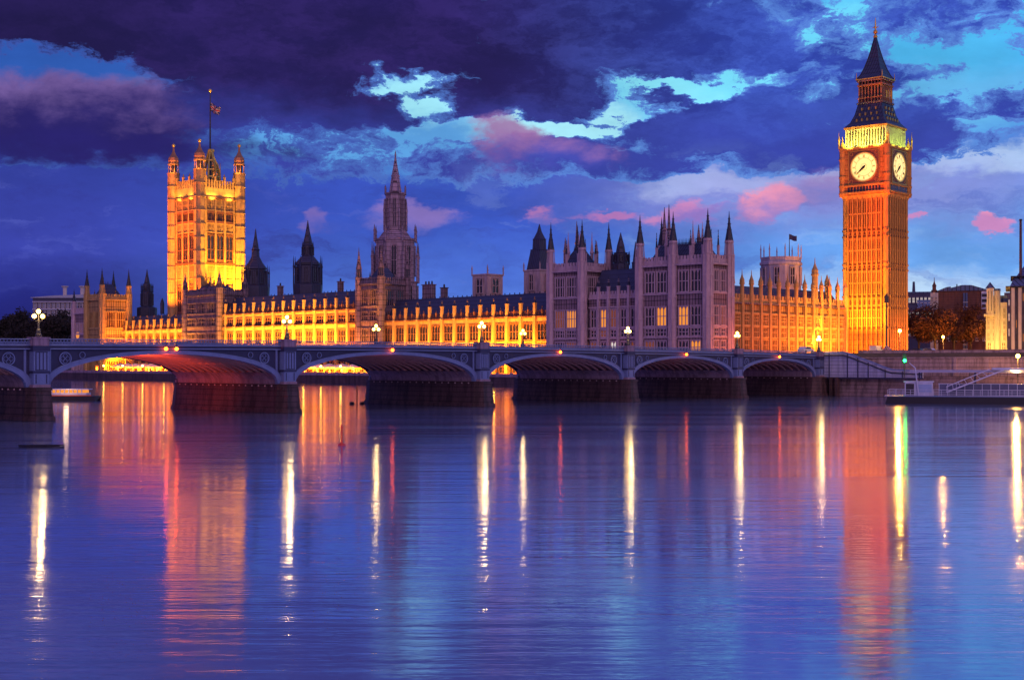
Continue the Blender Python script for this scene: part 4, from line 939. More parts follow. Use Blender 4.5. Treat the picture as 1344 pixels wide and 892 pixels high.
# belfry, roofs, lantern, spire
BELF = mat('belfry_stone', (.52, .50, .30), .85, .2, .6)
b0, b1 = bz(189.5), bz(169); q = 6.9
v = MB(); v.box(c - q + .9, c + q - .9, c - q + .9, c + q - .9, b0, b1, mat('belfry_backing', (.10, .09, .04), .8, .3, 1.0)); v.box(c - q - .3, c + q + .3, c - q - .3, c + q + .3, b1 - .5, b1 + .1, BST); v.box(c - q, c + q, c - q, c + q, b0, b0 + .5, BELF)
v.obj('belfry', ct)
pl = MB()
for i in range(15):
    u = c - q + .3 + (2 * q - .6) * i / 14
    for yy in (c - q, c + q - .4): pl.box(u - .17, u + .17, yy, yy + .4, b0, b1 - .5, BELF); pl.box(yy, yy + .4, u - .17, u + .17, b0, b1 - .5, BELF)
    if i < 14:
        um = u + (2 * q - .6) / 28
        for k_ in (-1, 1):
            pl.bar((u if k_ < 0 else u + (2 * q - .6) / 14, c - q + .2, b1 - 1.5), (um, c - q + .2, b1 - .6), .11, BELF); pl.bar((c - q + .2, u if k_ < 0 else u + (2 * q - .6) / 14, b1 - 1.5), (c - q + .2, um, b1 - .6), .11, BELF)
pl.obj('belfry_arcade', ct)
r = MB(); z0, z1 = b1 + .1, bz(138)
h0, h1 = 7.2, 4.0; lv = [(h0, z0), (h0 * .80, z0 + (z1 - z0) * .22), (h0 * .66, z0 + (z1 - z0) * .55), (h1, z1)]
for (ha, za), (hb_, zb2) in zip(lv, lv[1:]): r.fr(c, c, za, zb2, ha * 1.414, hb_ * 1.414, 4, ROOF, math.pi / 4)
for row, (fz_, nn) in enumerate(((.3, 5), (.55, 4), (.78, 3))):  # gilt dormers
    hh = h0 * (.80 - .2 * (fz_ - .22) / .33 * .7) if fz_ < .56 else h0 * .66 - (h0 * .66 - h1) * (fz_ - .55) / .45
    for i in range(nn):
        u = c + (i - (nn - 1) / 2) * 2 * hh * .8 / nn; z = z0 + (z1 - z0) * fz_
        r.box(u - .22, u + .22, c - hh - .35, c - hh + .5, z - .5, z + .35, GILT); r.fr(u, c - hh - .1, z + .35, z + .9, .35, .02, 4, ROOF)
        r.box(c - hh - .35, c - hh + .5, u - .22, u + .22, z - .5, z + .35, GILT); r.fr(c - hh - .1, u, z + .35, z + .9, .35, .02, 4, ROOF)
r.obj('lower_roof', ct)
l = MB(); z0, z1 = bz(138), bz(106)
l.box(c - 4.3, c + 4.3, c - 4.3, c + 4.3, z0, z0 + .5, STONED); l.box(c - 4.3, c + 4.3, c - 4.3, c + 4.3, z1 - .6, z1, STONED); l.box(c - 2.6, c + 2.6, c - 2.6, c + 2.6, z0, z1, IRON)
RST = mat('lantern_ironwork', (.30, .12, .06), .6, .3, 1)
l.box(c - 4.15, c + 4.15, c - 4.15, c + 4.15, z1 - 2.0, z1 - 1.55, RST)
for i in range(8):
    u = c - 3.7 + 7.4 * i / 7
    for yy in (c - 3.85, c + 3.55): l.box(u - .2, u + .2, yy, yy + .3, z0 + .5, z1 - .6, RST); l.box(yy, yy + .3, u - .2, u + .2, z0 + .5, z1 - .6, RST)
    l.bar((u, c - 4.2, z0 + .5), (u, c - 4.2, z0 + 1.9), .07, RST); l.bar((c - 4.2, u, z0 + .5), (c - 4.2, u, z0 + 1.9), .07, RST)
l.box(c - 4.25, c + 4.25, c - 4.25, c - 4.15, z0 + 1.7, z0 + 1.9, RST); l.box(c - 4.25, c - 4.15, c - 4.25, c + 4.25, z0 + 1.7, z0 + 1.9, RST)
l.obj('lantern', ct)
ll = MB(); ll.box(c + 1.7, c + 2.9, c - 3.2, c - 2.7, z0 + 2.2, z0 + 4.6, mat('signal_lamp_glass', (.7, .5, .1), .4, 0, 1, emit=(1, .62, .1), es=3)); ll.obj('lantern_light', ct)
p_ = MB(); z0, z1 = bz(106), bz(50); pr = [(4.5, 0), (3.5, .10), (2.55, .28), (1.7, .5), (1.0, .72), (.42, .93), (.28, 1)]
p_.box(c - 4.55, c + 4.55, c - 4.55, c + 4.55, z0, z0 + .25, GILT)
for (ha, ta), (hb_, tb) in zip(pr, pr[1:]): p_.fr(c, c, z0 + .25 + (z1 - z0) * ta, z0 + .25 + (z1 - z0) * tb, ha * 1.39, hb_ * 1.39, 4, ROOF, math.pi / 4)
for sx, sy in ((-1, -1), (1, -1), (-1, 1), (1, 1)):
    for (ha, ta), (hb_, tb) in zip(pr, pr[1:]): p_.bar((c + sx * ha, c + sy * ha, z0 + .25 + (z1 - z0) * ta), (c + sx * hb_, c + sy * hb_, z0 + .25 + (z1 - z0) * tb), .12, LEAD)
    p_.fr(c + sx * 4.3, c + sy * 4.3, z0, z0 + 2.4, .22, .04, 6, GILT)
p_.obj('spire', ct)
fn = MB(); fn.prof(c, c, [(.5, z1), (.7, z1 + .5), (.25, z1 + 1.2), (.2, bz(30)), (.05, bz(23))], 8, GILT); fn.ball((c, c, bz(42)), .7, GILT, 10, 6)
fn.bar((c - 1.0, c, bz(36)), (c + 1.0, c, bz(36)), .13, GILT); fn.bar((c, c - 1.0, bz(36)), (c, c + 1.0, bz(36)), .13, GILT); fn.obj('finial', ct)
pn = MB(); pn.prof(0, 0, [(.3, b0), (.3, b0 + 2.6), (.42, b0 + 2.7), (.1, b0 + 4), (.04, b0 + 5.5)], 8, GILT); pn = pn.mesh('pinnacle')
for x, y in ((-1, -1), (BA + 1, -1), (-1, BA + 1), (BA + 1, BA + 1)): inst('pinnacle', pn, ct, (x, y, 0))
# ------------------------------------------------------------------ river wall of the palace
rwall = thing('river_wall', 'dark granite river wall with a low parapet under the palace terrace', 'wall', pw(-2.2, -8), PR)
m_ = MB(); m_.box(-.6, .8, 0, 380, -3, 3.0, GRAN); m_.obj('wall', rwall)
m_ = MB(); m_.box(-.8, .2, 0, 380, 2.9, 3.15, GRANP); m_.box(-.6, -.2, 0, 380, 3.15, 3.9, GRANP)
for i in range(64): m_.box(-.75, -.05, i * 6, i * 6 + .7, 3.15, 4.2, GRANP)
m_.obj('parapet', rwall)
# terrace lamps
TG = mat('terrace_lamp_glass', (.8, .6, .2), .3, 0, 1, emit=(1, .50, .06), es=60, bump=0)
tl = thing('terrace_lamp', 'x', 'lamp', (0, 0, 0), 0, 'lamps along the palace terrace wall')
q = MB(); q.prof(0, 0, [(.22, 0), (.14, .4), (.07, .6), (.06, 2.3), (.2, 2.4), (.05, 2.5)], 8, IRON); q.obj('post', tl)
q = MB(); q.ball((0, 0, 2.75), .32, TG, 8, 6); q.obj('globe', tl)
TLS = [(136, 'below the left edge of the lit south pavilion face'), (161, 'below the right half of the lit south pavilion face'), (187, 'below the small pointed dark turret'), (215, 'just left of the foot of the flag tower'),
       (246, 'under the near corner of the flag tower'), (398, 'seen through the second arch at its left side'), (421, 'seen in the middle of the second arch'), (447, 'seen through the second arch at its right side'), (648, 'seen through the narrow gap of the third arch')]
for i, (px, t) in enumerate(TLS):
    loc = pw(-2.2, s_at(px, -2.2), 3.2); lab = 'glowing terrace lamp ' + t
    if i == 0: tl.location = loc; tl['label'] = lab; tl.rotation_euler = (0, 0, PR)
    else: clone(tl, loc, PR, lab)
# marquees on the terrace
CANV = mat('marquee_canvas', (.75, .70, .62), .8, .12, .8); CANR = mat('marquee_valance', (.55, .12, .06), .8, .12, .8)
for px0, px1, lab in ((232, 150, 'long striped marquee on the terrace seen through the widest arch'), (470, 390, 'long striped marquee on the terrace seen through the second arch')):
    a, b = s_at(px0, 3), s_at(px1, 3); mq = thing('terrace_marquee', lab, 'marquee', pw(1.2, a), PR); L = b - a; q = MB(); n = int(L / 6)
    for i in range(n):
        y0, y1 = L * i / n, L * (i + 1) / n; ym = (y0 + y1) / 2
        q.add([(0, y0, 5.6), (0, y1, 5.6), (6, y1, 5.6), (6, y0, 5.6), (3, ym, 7.0)], [(0, 1, 4), (1, 2, 4), (2, 3, 4), (3, 0, 4)], CANV)
    q.obj('canopy', mq); q = MB(); q.box(-.05, 0.0, 0, L, 5.05, 5.6, CANR); q.box(6, 6.05, 0, L, 5.05, 5.6, CANR); q.obj('valance', mq)
    pm_ = MB().box(-.08, .08, -.08, .08, 3, 5.6, FW).mesh('post'); [inst('post', pm_, mq, (x, L * i / n, 0)) for i in range(n + 1) for x in (.1, 5.9)]

# ------------------------------------------------------------------ floodlights of the palace
def pf(t, s, z, t2, s2, z2, e, col=YEL, a=95, r=.5): flood(pw(t, s, z), pw(t2, s2, z2), e, col, a, r)
n = 12
for i in range(n): s = sA0 + (sB0 - 6 - sA0) * (i + .5) / n; pf(4.6, s, 7.6, T0, s, 20, 7000 * random.uniform(.55, 1.5), YEL, 100, .3)
n = 18
for i in range(n): s = sB0 + 22 + (sB1 - sB0 - 44) * (i + .5) / n; pf(4.2, s, 7.6, T0, s, 22, 10500 * random.uniform(.55, 1.5), YEL, 95, .3)
n = 7
for i in range(n): s = sB1 + 3 + (s_at(150, T0) - sB1) * (i + .5) / n; pf(4.2, s, 7.6, T0, s, 20, 10500 * random.uniform(.55, 1.5), YEL, 100, .3)
for px in (115, 128, 140, 152, 165, 178, 192, 206, 222, 240, 395, 408, 421, 434, 447, 460, 640, 652): pf(-.6, s_at(px, 0), 4.6, T0, s_at(px, 0), 5.5, 7000 if px > 130 else 1200, (1, .30, .012), 150, .3)
# south pavilion, lit on its north face from the terrace
pf(3, sS0 - 15, 4, 6, sS0, 24, 190000, YEL, 70); pf(4, sS0 - 9, 7.6, 6, sS0, 16, 12000, ORG, 100)
# north range
for i, e, col in ((0, 1500, (1, .14, .02)), (1, 3500, (1, .18, .015)), (2, 8000, (1, .22, .012)), (3, 12000, (1, .34, .012)), (4, 19000, (1, .38, .012)), (5, 13000, (1, .22, .012))):
    t = tN0 + LN * (i + .5) / 6; pf(t, -11, 9.8, t, 1, 17, e * .42, col, 100)
pf(6, -9, 9.8, 5, 0, 14, 900, (1, .20, .02), 100); pf(-1.7, 6, 5, 0, 9, 18, 90, (1, .25, .04), 120); pf(-1.7, 32, 5, 1, 34, 18, 120, (1, .25, .04), 130)
# flag tower: lamps on the roofs round it
def vw(x, y, z): return (VX + x * math.cos(VR) - y * math.sin(VR), VZ + x * math.sin(VR) + y * math.cos(VR), z)
for x, e, c_ in ((3, 30000, YEL), (10, 60000, YEL), (17, 70000, YEL)): flood(vw(x, -13, 24), vw(x, 0, 54), e * .95, (1, .44, .015), 75, .6)
flood(vw(10, -20, 26), vw(10, 0, 70), 170000, (1, .34, .012), 45, .6)
for y, e in ((4, 34000), (15, 38000)): flood(vw(-14, y, 24), vw(0, y, 52), e, (1, .25, .008), 75, .6)
flood(vw(-22, 10, 26), vw(0, 10, 78), 90000, (1, .22, .008), 40, .6)
for u in (5.5, 14): flood(vw(u, -2.2, vz(262)), vw(u, .3, vz(240)), 1500, (1, .50, .05), 120, .3); flood(vw(-2.2, u, vz(262)), vw(.3, u, vz(240)), 1100, (1, .48, .05), 120, .3)
flood(vw(10, 10, vz(254)), vw(10, 10, vz(200)), 9000, (1, .5, .1), 70, .5)
for x, y in ((0, 0), (VA, 0), (0, VA), (VA, VA)): flood(vw(x - 3.4, y - 3.4, vz(224)), vw(x, y, vz(205)), 700, (1, .3, .05), 90, .3)
# turrets of the tower before the steeple
pf(2, 146, 14, T0 - 1, s_at(500, T0), 34, 9000, (1, .35, .02), 30); pf(2, 140, 14, T0 - 1, s_at(471, T0), 38, 9000, (1, .30, .02), 25)
# clock tower
def cw(x, y, z): return (BX + x * math.cos(BR) - y * math.sin(BR), BZ_ + x * math.sin(BR) + y * math.cos(BR), z)
for y, e in ((1, 24000), (7, 30000), (13, 20000)): flood(cw(-13, y, 10), cw(0, y, 36), e * .55, (1, .40, .012), 80, .5)
for y in (1, 13): flood(cw(-24, y, 10), cw(0, y * .6 + 3, 52), 50000, (1, .14, .008), 42, .5)
flood(cw(-34, 7, 10), cw(0, 7, 66), 70000, (1, .10, .008), 30, .5)
for x, e in ((3, 3500), (11, 4500)): flood(cw(x, -13, 10), cw(x, 0, 15), e * .62, (1, .2, .012), 60, .5)
for y in (2, 12): lamp_light(cw(-7, y, 12), 9000, (1, .24, .012), .5)
lamp_light(cw(7, -7, 12), 2500, (1, .16, .012), .5)
GRN = (1.0, .92, .16)
for u in (2.5, 7.2, 12): flood(cw(u, -2.6, bz(190)), cw(u, .3, bz(174)), 330, (.55, .75, .10), 130, .3); flood(cw(-2.6, u, bz(190)), cw(.3, u, bz(174)), 900, (1, .86, .14), 130, .3)

# ------------------------------------------------------------------ right bank: wall, steps, road, plinth
def bank(px, off=0.0):                                       # point of the bank line (bridge frame) seen at px
    k = (px - 672) / F; x0, y0 = BO.x + off * math.cos(BRX), BO.y + off * math.sin(BRX); sx, sy = math.sin(BRX), -math.cos(BRX)
    t = (k * y0 - x0) / (sx - k * sy); return t
ew = thing('embankment_wall', 'long stone embankment wall with coping behind the floating pier', 'wall', bw(2.2, -.0), BRX)
EST = mat('embankment_stone', (.44, .32, .36), .85, .3, .5, course=.9, stain=.45)
EMB = mat('weathered_river_stone', (.22, .15, .17), .8, .4, .5, course=.8, stain=.6)
m_ = MB()
m_.add([(-1.2, -150, -3), (-1.2, -1.8, -3), (0, -1.8, 4.4), (0, -150, 4.4), (3, -1.8, 4.4), (3, -150, 4.4), (3, -1.8, -3), (3, -150, -3)], [(0, 1, 2, 3), (3, 2, 4, 5), (1, 6, 4, 2)], EMB)
m_.obj('river_face', ew)
m_ = MB(); m_.box(3.0, 3.9, -150, -2, 4.3, 8.1, EST); m_.box(2.8, 4.1, -150, -2, 8.1, 8.4, EST); m_.box(3.9, 12.5, -150, -2, 8.0, 8.15, PAVE); m_.box(12.0, 12.6, -150, -2, 8.1, 10.0, EST); m_.box(0, 8, -150, -1.7, 4.2, 4.4, PAVE)
for i in range(18): m_.box(2.75, 3.0, -30 - i * 7, -29.2 - i * 7, 4.4, 8.1, EST)
m_.obj('upper_wall', ew)
m_ = MB()
for i in range(60): m_.box(.3, .38, -24 - i * 2, -23.93 - i * 2, 4.4, 5.5, IRON)
m_.box(.3, .38, -144, -24, 5.45, 5.55, IRON); m_.box(.3, .38, -144, -24, 4.95, 5.02, IRON); m_.obj('railing', ew)
# steps flank: clad stair wall running down from the bridge end
sw = thing('stair_flank', 'pale blue panelled stair wall curving down from the bridge end to the riverside walk', 'staircase', bw(.9, 0), BRX)
m_ = MB(); pts = [(-1.2, 9.35), (-6.0, 9.35), (-7.5, 9.0), (-10.5, 7.9), (-12.5, 7.3), (-15.5, 6.2), (-17.5, 5.6), (-24.5, 5.35)]
PBL = mat('stair_panel_paint', (.34, .36, .56), .6, .2, .8, course=.75, stain=.3)
for (a, za), (b, zb2) in zip(pts, pts[1:]): m_.add([(0, a, 4.0), (0, b, 4.0), (0, b, zb2), (0, a, za), (.5, a, 4.0), (.5, b, 4.0), (.5, b, zb2), (.5, a, za)], [(0, 1, 2, 3), (4, 5, 6, 7), (3, 2, 6, 7), (1, 5, 6, 2), (0, 4, 5, 1)], PBL)
m_.obj('wall', sw)
m_ = MB()
for (a, za), (b, zb2) in zip(pts, pts[1:]): m_.bar((-.12, a, za - .55), (-.12, b, zb2 - .55), .13, IRON, 6); m_.bar((.2, a, za + .1), (.2, b, zb2 + .1), .2, BLUE, 6)
for y in (-2.5, -7, -9.5, -12, -16, -20, -24.4): m_.box(-.14, .0, y - .09, y + .09, 4.0, (9.3 if y > -6.5 else 9.35 + (y + 6.5) * .37 if y > -17 else 5.4), BLUED)
m_.box(-.2, .05, -24.6, -1.2, 3.8, 4.1, BLUED); m_.obj('handrail', sw)
m_ = MB()
for i in range(18): m_.box(.6, 3.0, -6.4 - i * .62, -5.8 - i * .62, 4.3, 9.3 - i * .26, PAVE)
m_.box(.6, 3.0, -5.8, -1.0, 4.3, 9.3, PAVE); m_.obj('tread', sw)
m_ = MB()
for y in (-1.6, -3.2, -4.6): m_.box(-.8, .2, y - .3, y + .3, -2, 4.0, GRAN)
m_.obj('timber_pile', sw)
# statue plinth and pole
pb = bw(4.6, -13)
Zp = 345.0; X0 = xw_(1164, Zp)
pl_ = thing('statue_plinth', 'pale stone plinth with pyramid top at the foot of the clock tower', 'plinth', (X0, Zp, 7.6), BR)
m_ = MB(); k = Zp / F; m_.box(-6 * k, 5 * k, -1, 1, 0, hz(465, Zp) - 7.6, EST); m_.box(-6.6 * k, 5.6 * k, -1.15, 1.15, hz(465, Zp) - 7.9, hz(465, Zp) - 7.6, EST); m_.obj('base', pl_)
m_ = MB(); m_.fr(0, 0, hz(465, Zp) - 7.6, hz(458, Zp) - 7.6, 1.5, 1.1, 4, GRANP, math.pi / 4); m_.fr(0, 0, hz(458, Zp) - 7.6, hz(453, Zp) - 7.6, 1.1, .1, 4, GRANP, math.pi / 4); m_.obj('pyramid', pl_)
mp = thing('tall_mast', 'tall thin dark mast rising in front of the clock tower corner', 'mast', (xw_(1163.4, 350), 350, 9.3))
m_ = MB(); m_.fr(0, 0, 0, hz(393, 350) - 9.3, .26, .16, 8, IRON); m_.obj('pole', mp); m_ = MB(); m_.box(-.5, .5, -.3, .3, hz(397, 350) - 9.3, hz(388, 350) - 9.3, IRON); m_.ball((0, 0, hz(387, 350) - 9.3), .3, IRON, 8, 5); m_.obj('lamp_head', mp)
# road on the town side
rd = MB(); rd.add([bw(8, 4, 9.36), bw(8, 22, 9.36), bw(150, 22, 9.36), bw(150, 4, 9.36)], [(0, 1, 2, 3)], ASPH); rd.add([bw(14, 4, 9.36), bw(24, 4, 9.36), bw(24, -150, 9.36), bw(14, -150, 9.36)], [(0, 1, 2, 3)], ASPH)
tag(rd.obj('road'), 'road leading west from the bridge and along the embankment', None, None, 'structure')
# street lamps of the bank
SG = mat('sodium_lamp_glass', (.8, .5, .1), .3, 0, 1, emit=(1, .46, .05), es=70, bump=0)
sl = thing('street_lamp', 'x', 'street lamp', (0, 0, 0), 0, 'sodium street lamps on the embankment')
q = MB(); q.prof(0, 0, [(.25, 0), (.18, .8), (.09, 1), (.07, 1)], 8, IRON); q.fr(0, 0, 1, 6.2, .09, .06, 8, IRON); q.obj('post', sl)
q = MB(); q.ball((0, 0, 6.5), .38, SG, 10, 6); q.fr(0, 0, 6.8, 7.1, .3, .05, 8, IRON); q.obj('globe', sl)
SLS = [(1181, 434, 330, 'at the right foot of the orange clock tower', 9000), (1238, 442, 400, 'shining through the reddish trees', 14000), (1336, 467, 262, 'at the right edge of the picture above the floating pier', 9000)]
for i, (px, py, Z, t, e) in enumerate(SLS):
    loc = (xw_(px, Z), Z, hz(py, Z) - 6.5); lab = 'bright sodium street lamp ' + t
    if i == 0: sl.location = loc; sl['label'] = lab
    else: clone(sl, loc, 0, lab)
    lamp_light((loc[0] - .6, loc[1] - .9, loc[2] + 6.4), e, (1, .42, .06), .4)
for px, py, Z, e in ((1205, 454, 440, 3500), (1228, 452, 430, 3500), (1262, 452, 440, 6000), (1282, 454, 440, 10000)): lamp_light((xw_(px, Z), Z, hz(py, Z)), e, (1, .30, .03), .4)
# green signal
GL = mat('green_signal_glass', (.05, .6, .1), .3, 0, 1, emit=(.01, 1, .12), es=22, bump=0)
tf = thing('traffic_light', 'traffic light on a thin pole glowing green near the stairs', 'traffic light', (xw_(1187, 262), 262, 4.4), 0)
zl = hz(473, 262) - 4.4; q = MB(); q.fr(0, .1, 0, zl + 1.0, .09, .07, 8, IRON); q.obj('pole', tf); q = MB(); q.box(-.34, .34, -.2, .2, zl - .6, zl + 1.3, IRON); q.obj('housing', tf)
q = MB(); q.ball((0, -.22, zl), .3, GL, 10, 6); q.obj('green_lens', tf); lamp_light((xw_(1187, 262), 261, zl + 4.4), 120, (.02, 1, .12), .3)

# ------------------------------------------------------------------ floating pier
Zq = 244.0; FR = math.atan2(-.30, .95); fx, fy = xw_(1161, Zq), Zq
PT = lambda x, y, z=0.0: (fx + x * math.cos(FR) - y * math.sin(FR), fy + x * math.sin(FR) + y * math.cos(FR), z)
fp = thing('floating_pier', 'long black floating pier with white railings moored at right', 'pier', (fx, fy, 0), FR)
HULL = mat('black_hull', (.015, .013, .02), .45, .3, .8); WH = mat('white_paint', (.62, .64, .78), .5, .15, 1, stain=.15)
q = MB(); q.add([(0, 0, -.3), (.5, 0, 1.25), (60, 0, 1.25), (60, 0, -.3), (0, 7, -.3), (.5, 7, 1.25), (60, 7, 1.25), (60, 7, -.3)], [(0, 3, 2, 1), (4, 5, 6, 7), (0, 1, 5, 4), (1, 2, 6, 5), (2, 3, 7, 6)], HULL); q.box(-.1, 60, -.1, 7.1, 1.22, 1.34, BLUE); q.obj('hull', fp)
q = MB()
for y in (.15, 6.8):
    for i in range(40): q.box(.5 + i * 1.3, .56 + i * 1.3, y, y + .06, 1.3, 2.45, WH)
    for z in (1.65, 2.0, 2.42): q.box(.5, 52, y, y + .05, z, z + .06, WH)
q.obj('railing', fp)
q = MB(); q.box(3.4, 8.2, 1.6, 5.0, 1.34, 3.75, WH); q.box(3.2, 8.4, 1.4, 5.2, 3.75, 3.95, WH); q.box(3.6, 5.0, 1.53, 1.6, 1.5, 3.5, GLASS); q.box(5.6, 8.0, 1.56, 1.6, 1.9, 3.4, mat('blue_cabin_panel', (.3, .4, .62), .4, .1, 1)); q.obj('cabin', fp)
q = MB(); q.box(9.2, 46, 2.4, 6.4, 1.34, 3.5, mat('shelter_glass', (.10, .11, .20), .25, .2, 1, spec=.6)); 
for i in range(26): q.box(9.2 + i * 1.45, 9.3 + i * 1.45, 2.3, 2.42, 1.34, 3.5, WH)
for z in (1.34, 2.35, 3.45): q.box(9.1, 46.1, 2.28, 2.42, z, z + .1, WH)
q.obj('glazed_shelter', fp)
q = MB(); q.bar((5.8, 1.3, 1.3), (5.2, 1.3, 6.3), .14, WH, 6, .1); q.bar((5.2, 1.3, 6.3), (4.2, 1.3, 7.2), .1, WH, 6, .06); q.obj('davit', fp)
# covered gangway and canopy
zc0, zc1 = hz(489.5, Zq), hz(484.5, Zq)
gw = thing('pier_canopy', 'long flat canopy with white edge and lit posts above the floating pier', 'canopy', PT(4.2, 4, 0), FR)
q = MB(); q.box(0, 60, -1.2, 2.4, zc0 + .1, zc1 - .1, mat('canopy_roof', (.36, .36, .5), .6, .2, .8)); q.box(14, 60, -2.2, 3, zc1 - .1, zc1 + .28, WH); q.obj('roof', gw)
for x in (19.8, 23.0, 29.2, 34):
    for y in (-1.9, 2.4): MB().box(x, x + .22, y, y + .2, 1.34, zc1, WH).obj('post', gw)
for x in (1.5, 11): MB().box(x, x + .3, .4, .7, 1.34, zc0 + .1, BLUED).obj('post', gw)
CL = mat('canopy_lamp_glass', (.9, .6, .2), .3, 0, 1, emit=(1, .62, .2), es=14, bump=0)
q = MB(); [q.box(x, x + 1.2, -1.8, -1.5, zc1 - .22, zc1 - .12, CL) for x in (17, 20.4, 24, 27, 30.5, 34)]; q.obj('strip_lamp', gw)
for x in (18, 25, 32): lamp_light(PT(4.2 + x, 2.6, zc1 - .5), 420, (1, .55, .16), .3)
gp = thing('gangway', 'white sloping gangway with handrails leading down to the floating pier deck', 'gangway', PT(10.5, .6), FR)
q = MB()
for y in (0, 1.4):
    q.bar((0, y, 2.0), (9.6, y, 6.0), .14, WH); q.bar((0, y, 3.0), (7.2, y, 6.1), .09, WH)
    for i in range(8): q.bar((i * 1.15, y, 2.0 + i * .48), (i * 1.0, y, 3.0 + i * .42), .05, WH)
q.add([(0, 0, 2.0), (9.6, 0, 6.0), (9.6, 1.4, 6.0), (0, 1.4, 2.0)], [(0, 1, 2, 3)], WH); q.obj('frame', gp)

# ------------------------------------------------------------------ trees
BARK = mat('bark', (.06, .04, .03), .9, .3, 2)
def leafmat(nm, c):
    m = mat(nm, c, .85, .5, .25, bump=0, spec=.2); return m
LF1, LF2 = leafmat('dark_foliage', (.035, .030, .026)), leafmat('lamp_tinted_foliage', (.085, .036, .022))  # second leaf colour carries the red tint of the street lamps
def tree(label, x, y, z0, h, rw_, leaf, nleaf, seed, group, size=.55):
    rn = random.Random(seed); th = thing('plane_tree', label, 'tree', (x, y, z0), rn.random() * 6, group)
    t = MB(); t.fr(0, 0, 0, h * .35, .45, .32, 8, BARK); cl = []
    for i in range(9):
        a = i * 2.4 + rn.random(); e = Vector((math.cos(a) * rw_ * .7 * rn.uniform(.5, 1), math.sin(a) * rw_ * .7 * rn.uniform(.5, 1), h * rn.uniform(.5, .9)))
        m1 = Vector((e.x * .45, e.y * .45, h * .35 + (e.z - h * .35) * .6)); t.bar((0, 0, h * .33), m1, .2, BARK, 5, .14); t.bar(m1, e, .14, BARK, 5, .04)
        for j in range(3): cl.append(e + Vector((rn.uniform(-1, 1), rn.uniform(-1, 1), rn.uniform(-.7, .7))) * rw_ * .38)
    t.obj('trunk', th); cr = MB()
    for i in range(nleaf):
        c0 = rn.choice(cl); r = rw_ * .36 * (rn.random() ** .45); d = Vector((rn.gauss(0, 1), rn.gauss(0, 1), rn.gauss(0, .8))).normalized(); p = c0 + d * r
        u = Vector((rn.gauss(0, 1), rn.gauss(0, 1), rn.gauss(0, 1))).normalized(); v = u.cross(Vector((rn.gauss(0, 1), rn.gauss(0, 1), rn.gauss(0, 1)))).normalized(); s = size * rn.uniform(.5, 1.2)
        cr.add([p - u * s, p + v * s * .6, p + u * s, p - v * s * .6], [(0, 1, 2, 3)], leaf)
    cr.obj('crown', th); return th
TL = [(8, 412, 800, 11, 'leftmost low dark tree behind the bridge'), (34, 407, 780, 11, 'dark tree directly behind the far left bridge lamp'), (58, 402, 740, 10.5, 'tall dark tree just right of the far left bridge lamp'), (80, 402, 720, 10.5, 'dark tree touching the lilac end of the palace'),
      (20, 417, 840, 10, 'low dark tree between the left edge and the lamp'), (72, 412, 700, 9, 'short dark tree before the long modern block')]
for i, (px, py, Z, rw2, lab) in enumerate(TL): tree(lab, xw_(px, Z), Z, 3.8, (hz(py, Z) - 3.8), rw2, LF1, 4200, 30 + i, 'dark trees of the riverside garden', .75)
TR = [(1206, 412, 470, 7.5, 'reddish tree right beside the clock tower'), (1227, 403, 455, 8, 'biggest reddish tree lit by a street lamp'), (1252, 408, 475, 7.5, 'reddish tree in front of the brick building'), (1274, 415, 480, 6.5, 'small reddish tree next to the white turreted house')]
for i, (px, py, Z, rw2, lab) in enumerate(TR): tree(lab, xw_(px, Z), Z, 9.2, (hz(py, Z) - 9.2), rw2, LF2, 5200, 60 + i, 'reddish lamp-lit trees on the embankment', .42)

# ------------------------------------------------------------------ town buildings at right
BRK = mat('red_brick', (.20, .085, .06), .9, .25, .5, course=.6, stain=.3); SLB = mat('blue_slate', (.10, .14, .26), .5, .2, .5, panel=1.5)
BGL = mat('blue_glass_front', (.16, .24, .42), .2, .2, .6, spec=.7); PSL = mat('pale_portland_stone', (.62, .55, .48), .85, .15, .6, stain=.25); DKF = mat('dark_facade', (.08, .08, .14), .7, .3, .6)  # last one is a plain dark blue-grey wall colour
def bld(name, label, Z, x0, x1, ytop, depth, wallm, z0=9.0, rot=0.0, rows=(), glass=GLASS, cat='building', litrows=()):
    k = Z / F; xa, xb = xw_(x0, Z), xw_(x1, Z); rot = -math.atan2(xa, Z) if xa > 0 else rot; th = thing(name, label, cat, (xa, Z, z0), rot); L = xb - xa; H = hz(ytop, Z) - z0
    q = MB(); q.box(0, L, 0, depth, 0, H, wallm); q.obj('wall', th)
    wi = 0
    for (y0, y1, n, frac) in rows:
        a, b = hz(y0, Z) - z0, hz(y1, Z) - z0; w = L / n * frac
        for i in range(n):
            g = glass
            if (y0 in litrows) and random.random() < .6: g = WARMG
            me = WC.setdefault(('b', name, round(w, 2), round(b - a, 2), g.name), win_mesh(w, b - a, 2, (.5,), g, PSL, False)); inst('window', me, th, (L * (i + .5) / n, 0, a)); wi += 1
    return th, L, H
th, L, H = bld('terrace_block', 'distant blue-grey office block right of the clock tower', 560, 1186, 1226, 385, 14, DKF, rows=((397, 391, 8, .6), (416, 410, 8, .6), (427, 421, 8, .6), (440, 434, 8, .6)), glass=COOLG)
q = MB(); q.box(0, L, -.2, 15, H, H + .6, SLB); q.fr(4, 5, H, H + 5, .8, .5, 6, DKF); q.obj('roof', th); q = MB(); q.box(L * .42, L * .92, -.5, -.1, hz(407, 560) - 9, hz(394, 560) - 9, BGL); q.obj('glass_front', th)
th, L, H = bld('turreted_house', 'narrow pale house with a domed lantern left of the brick building', 500, 1221, 1231, 384, 8, PSL, rows=((396, 390, 2, .5), (406, 400, 2, .5), (416, 410, 2, .5)))
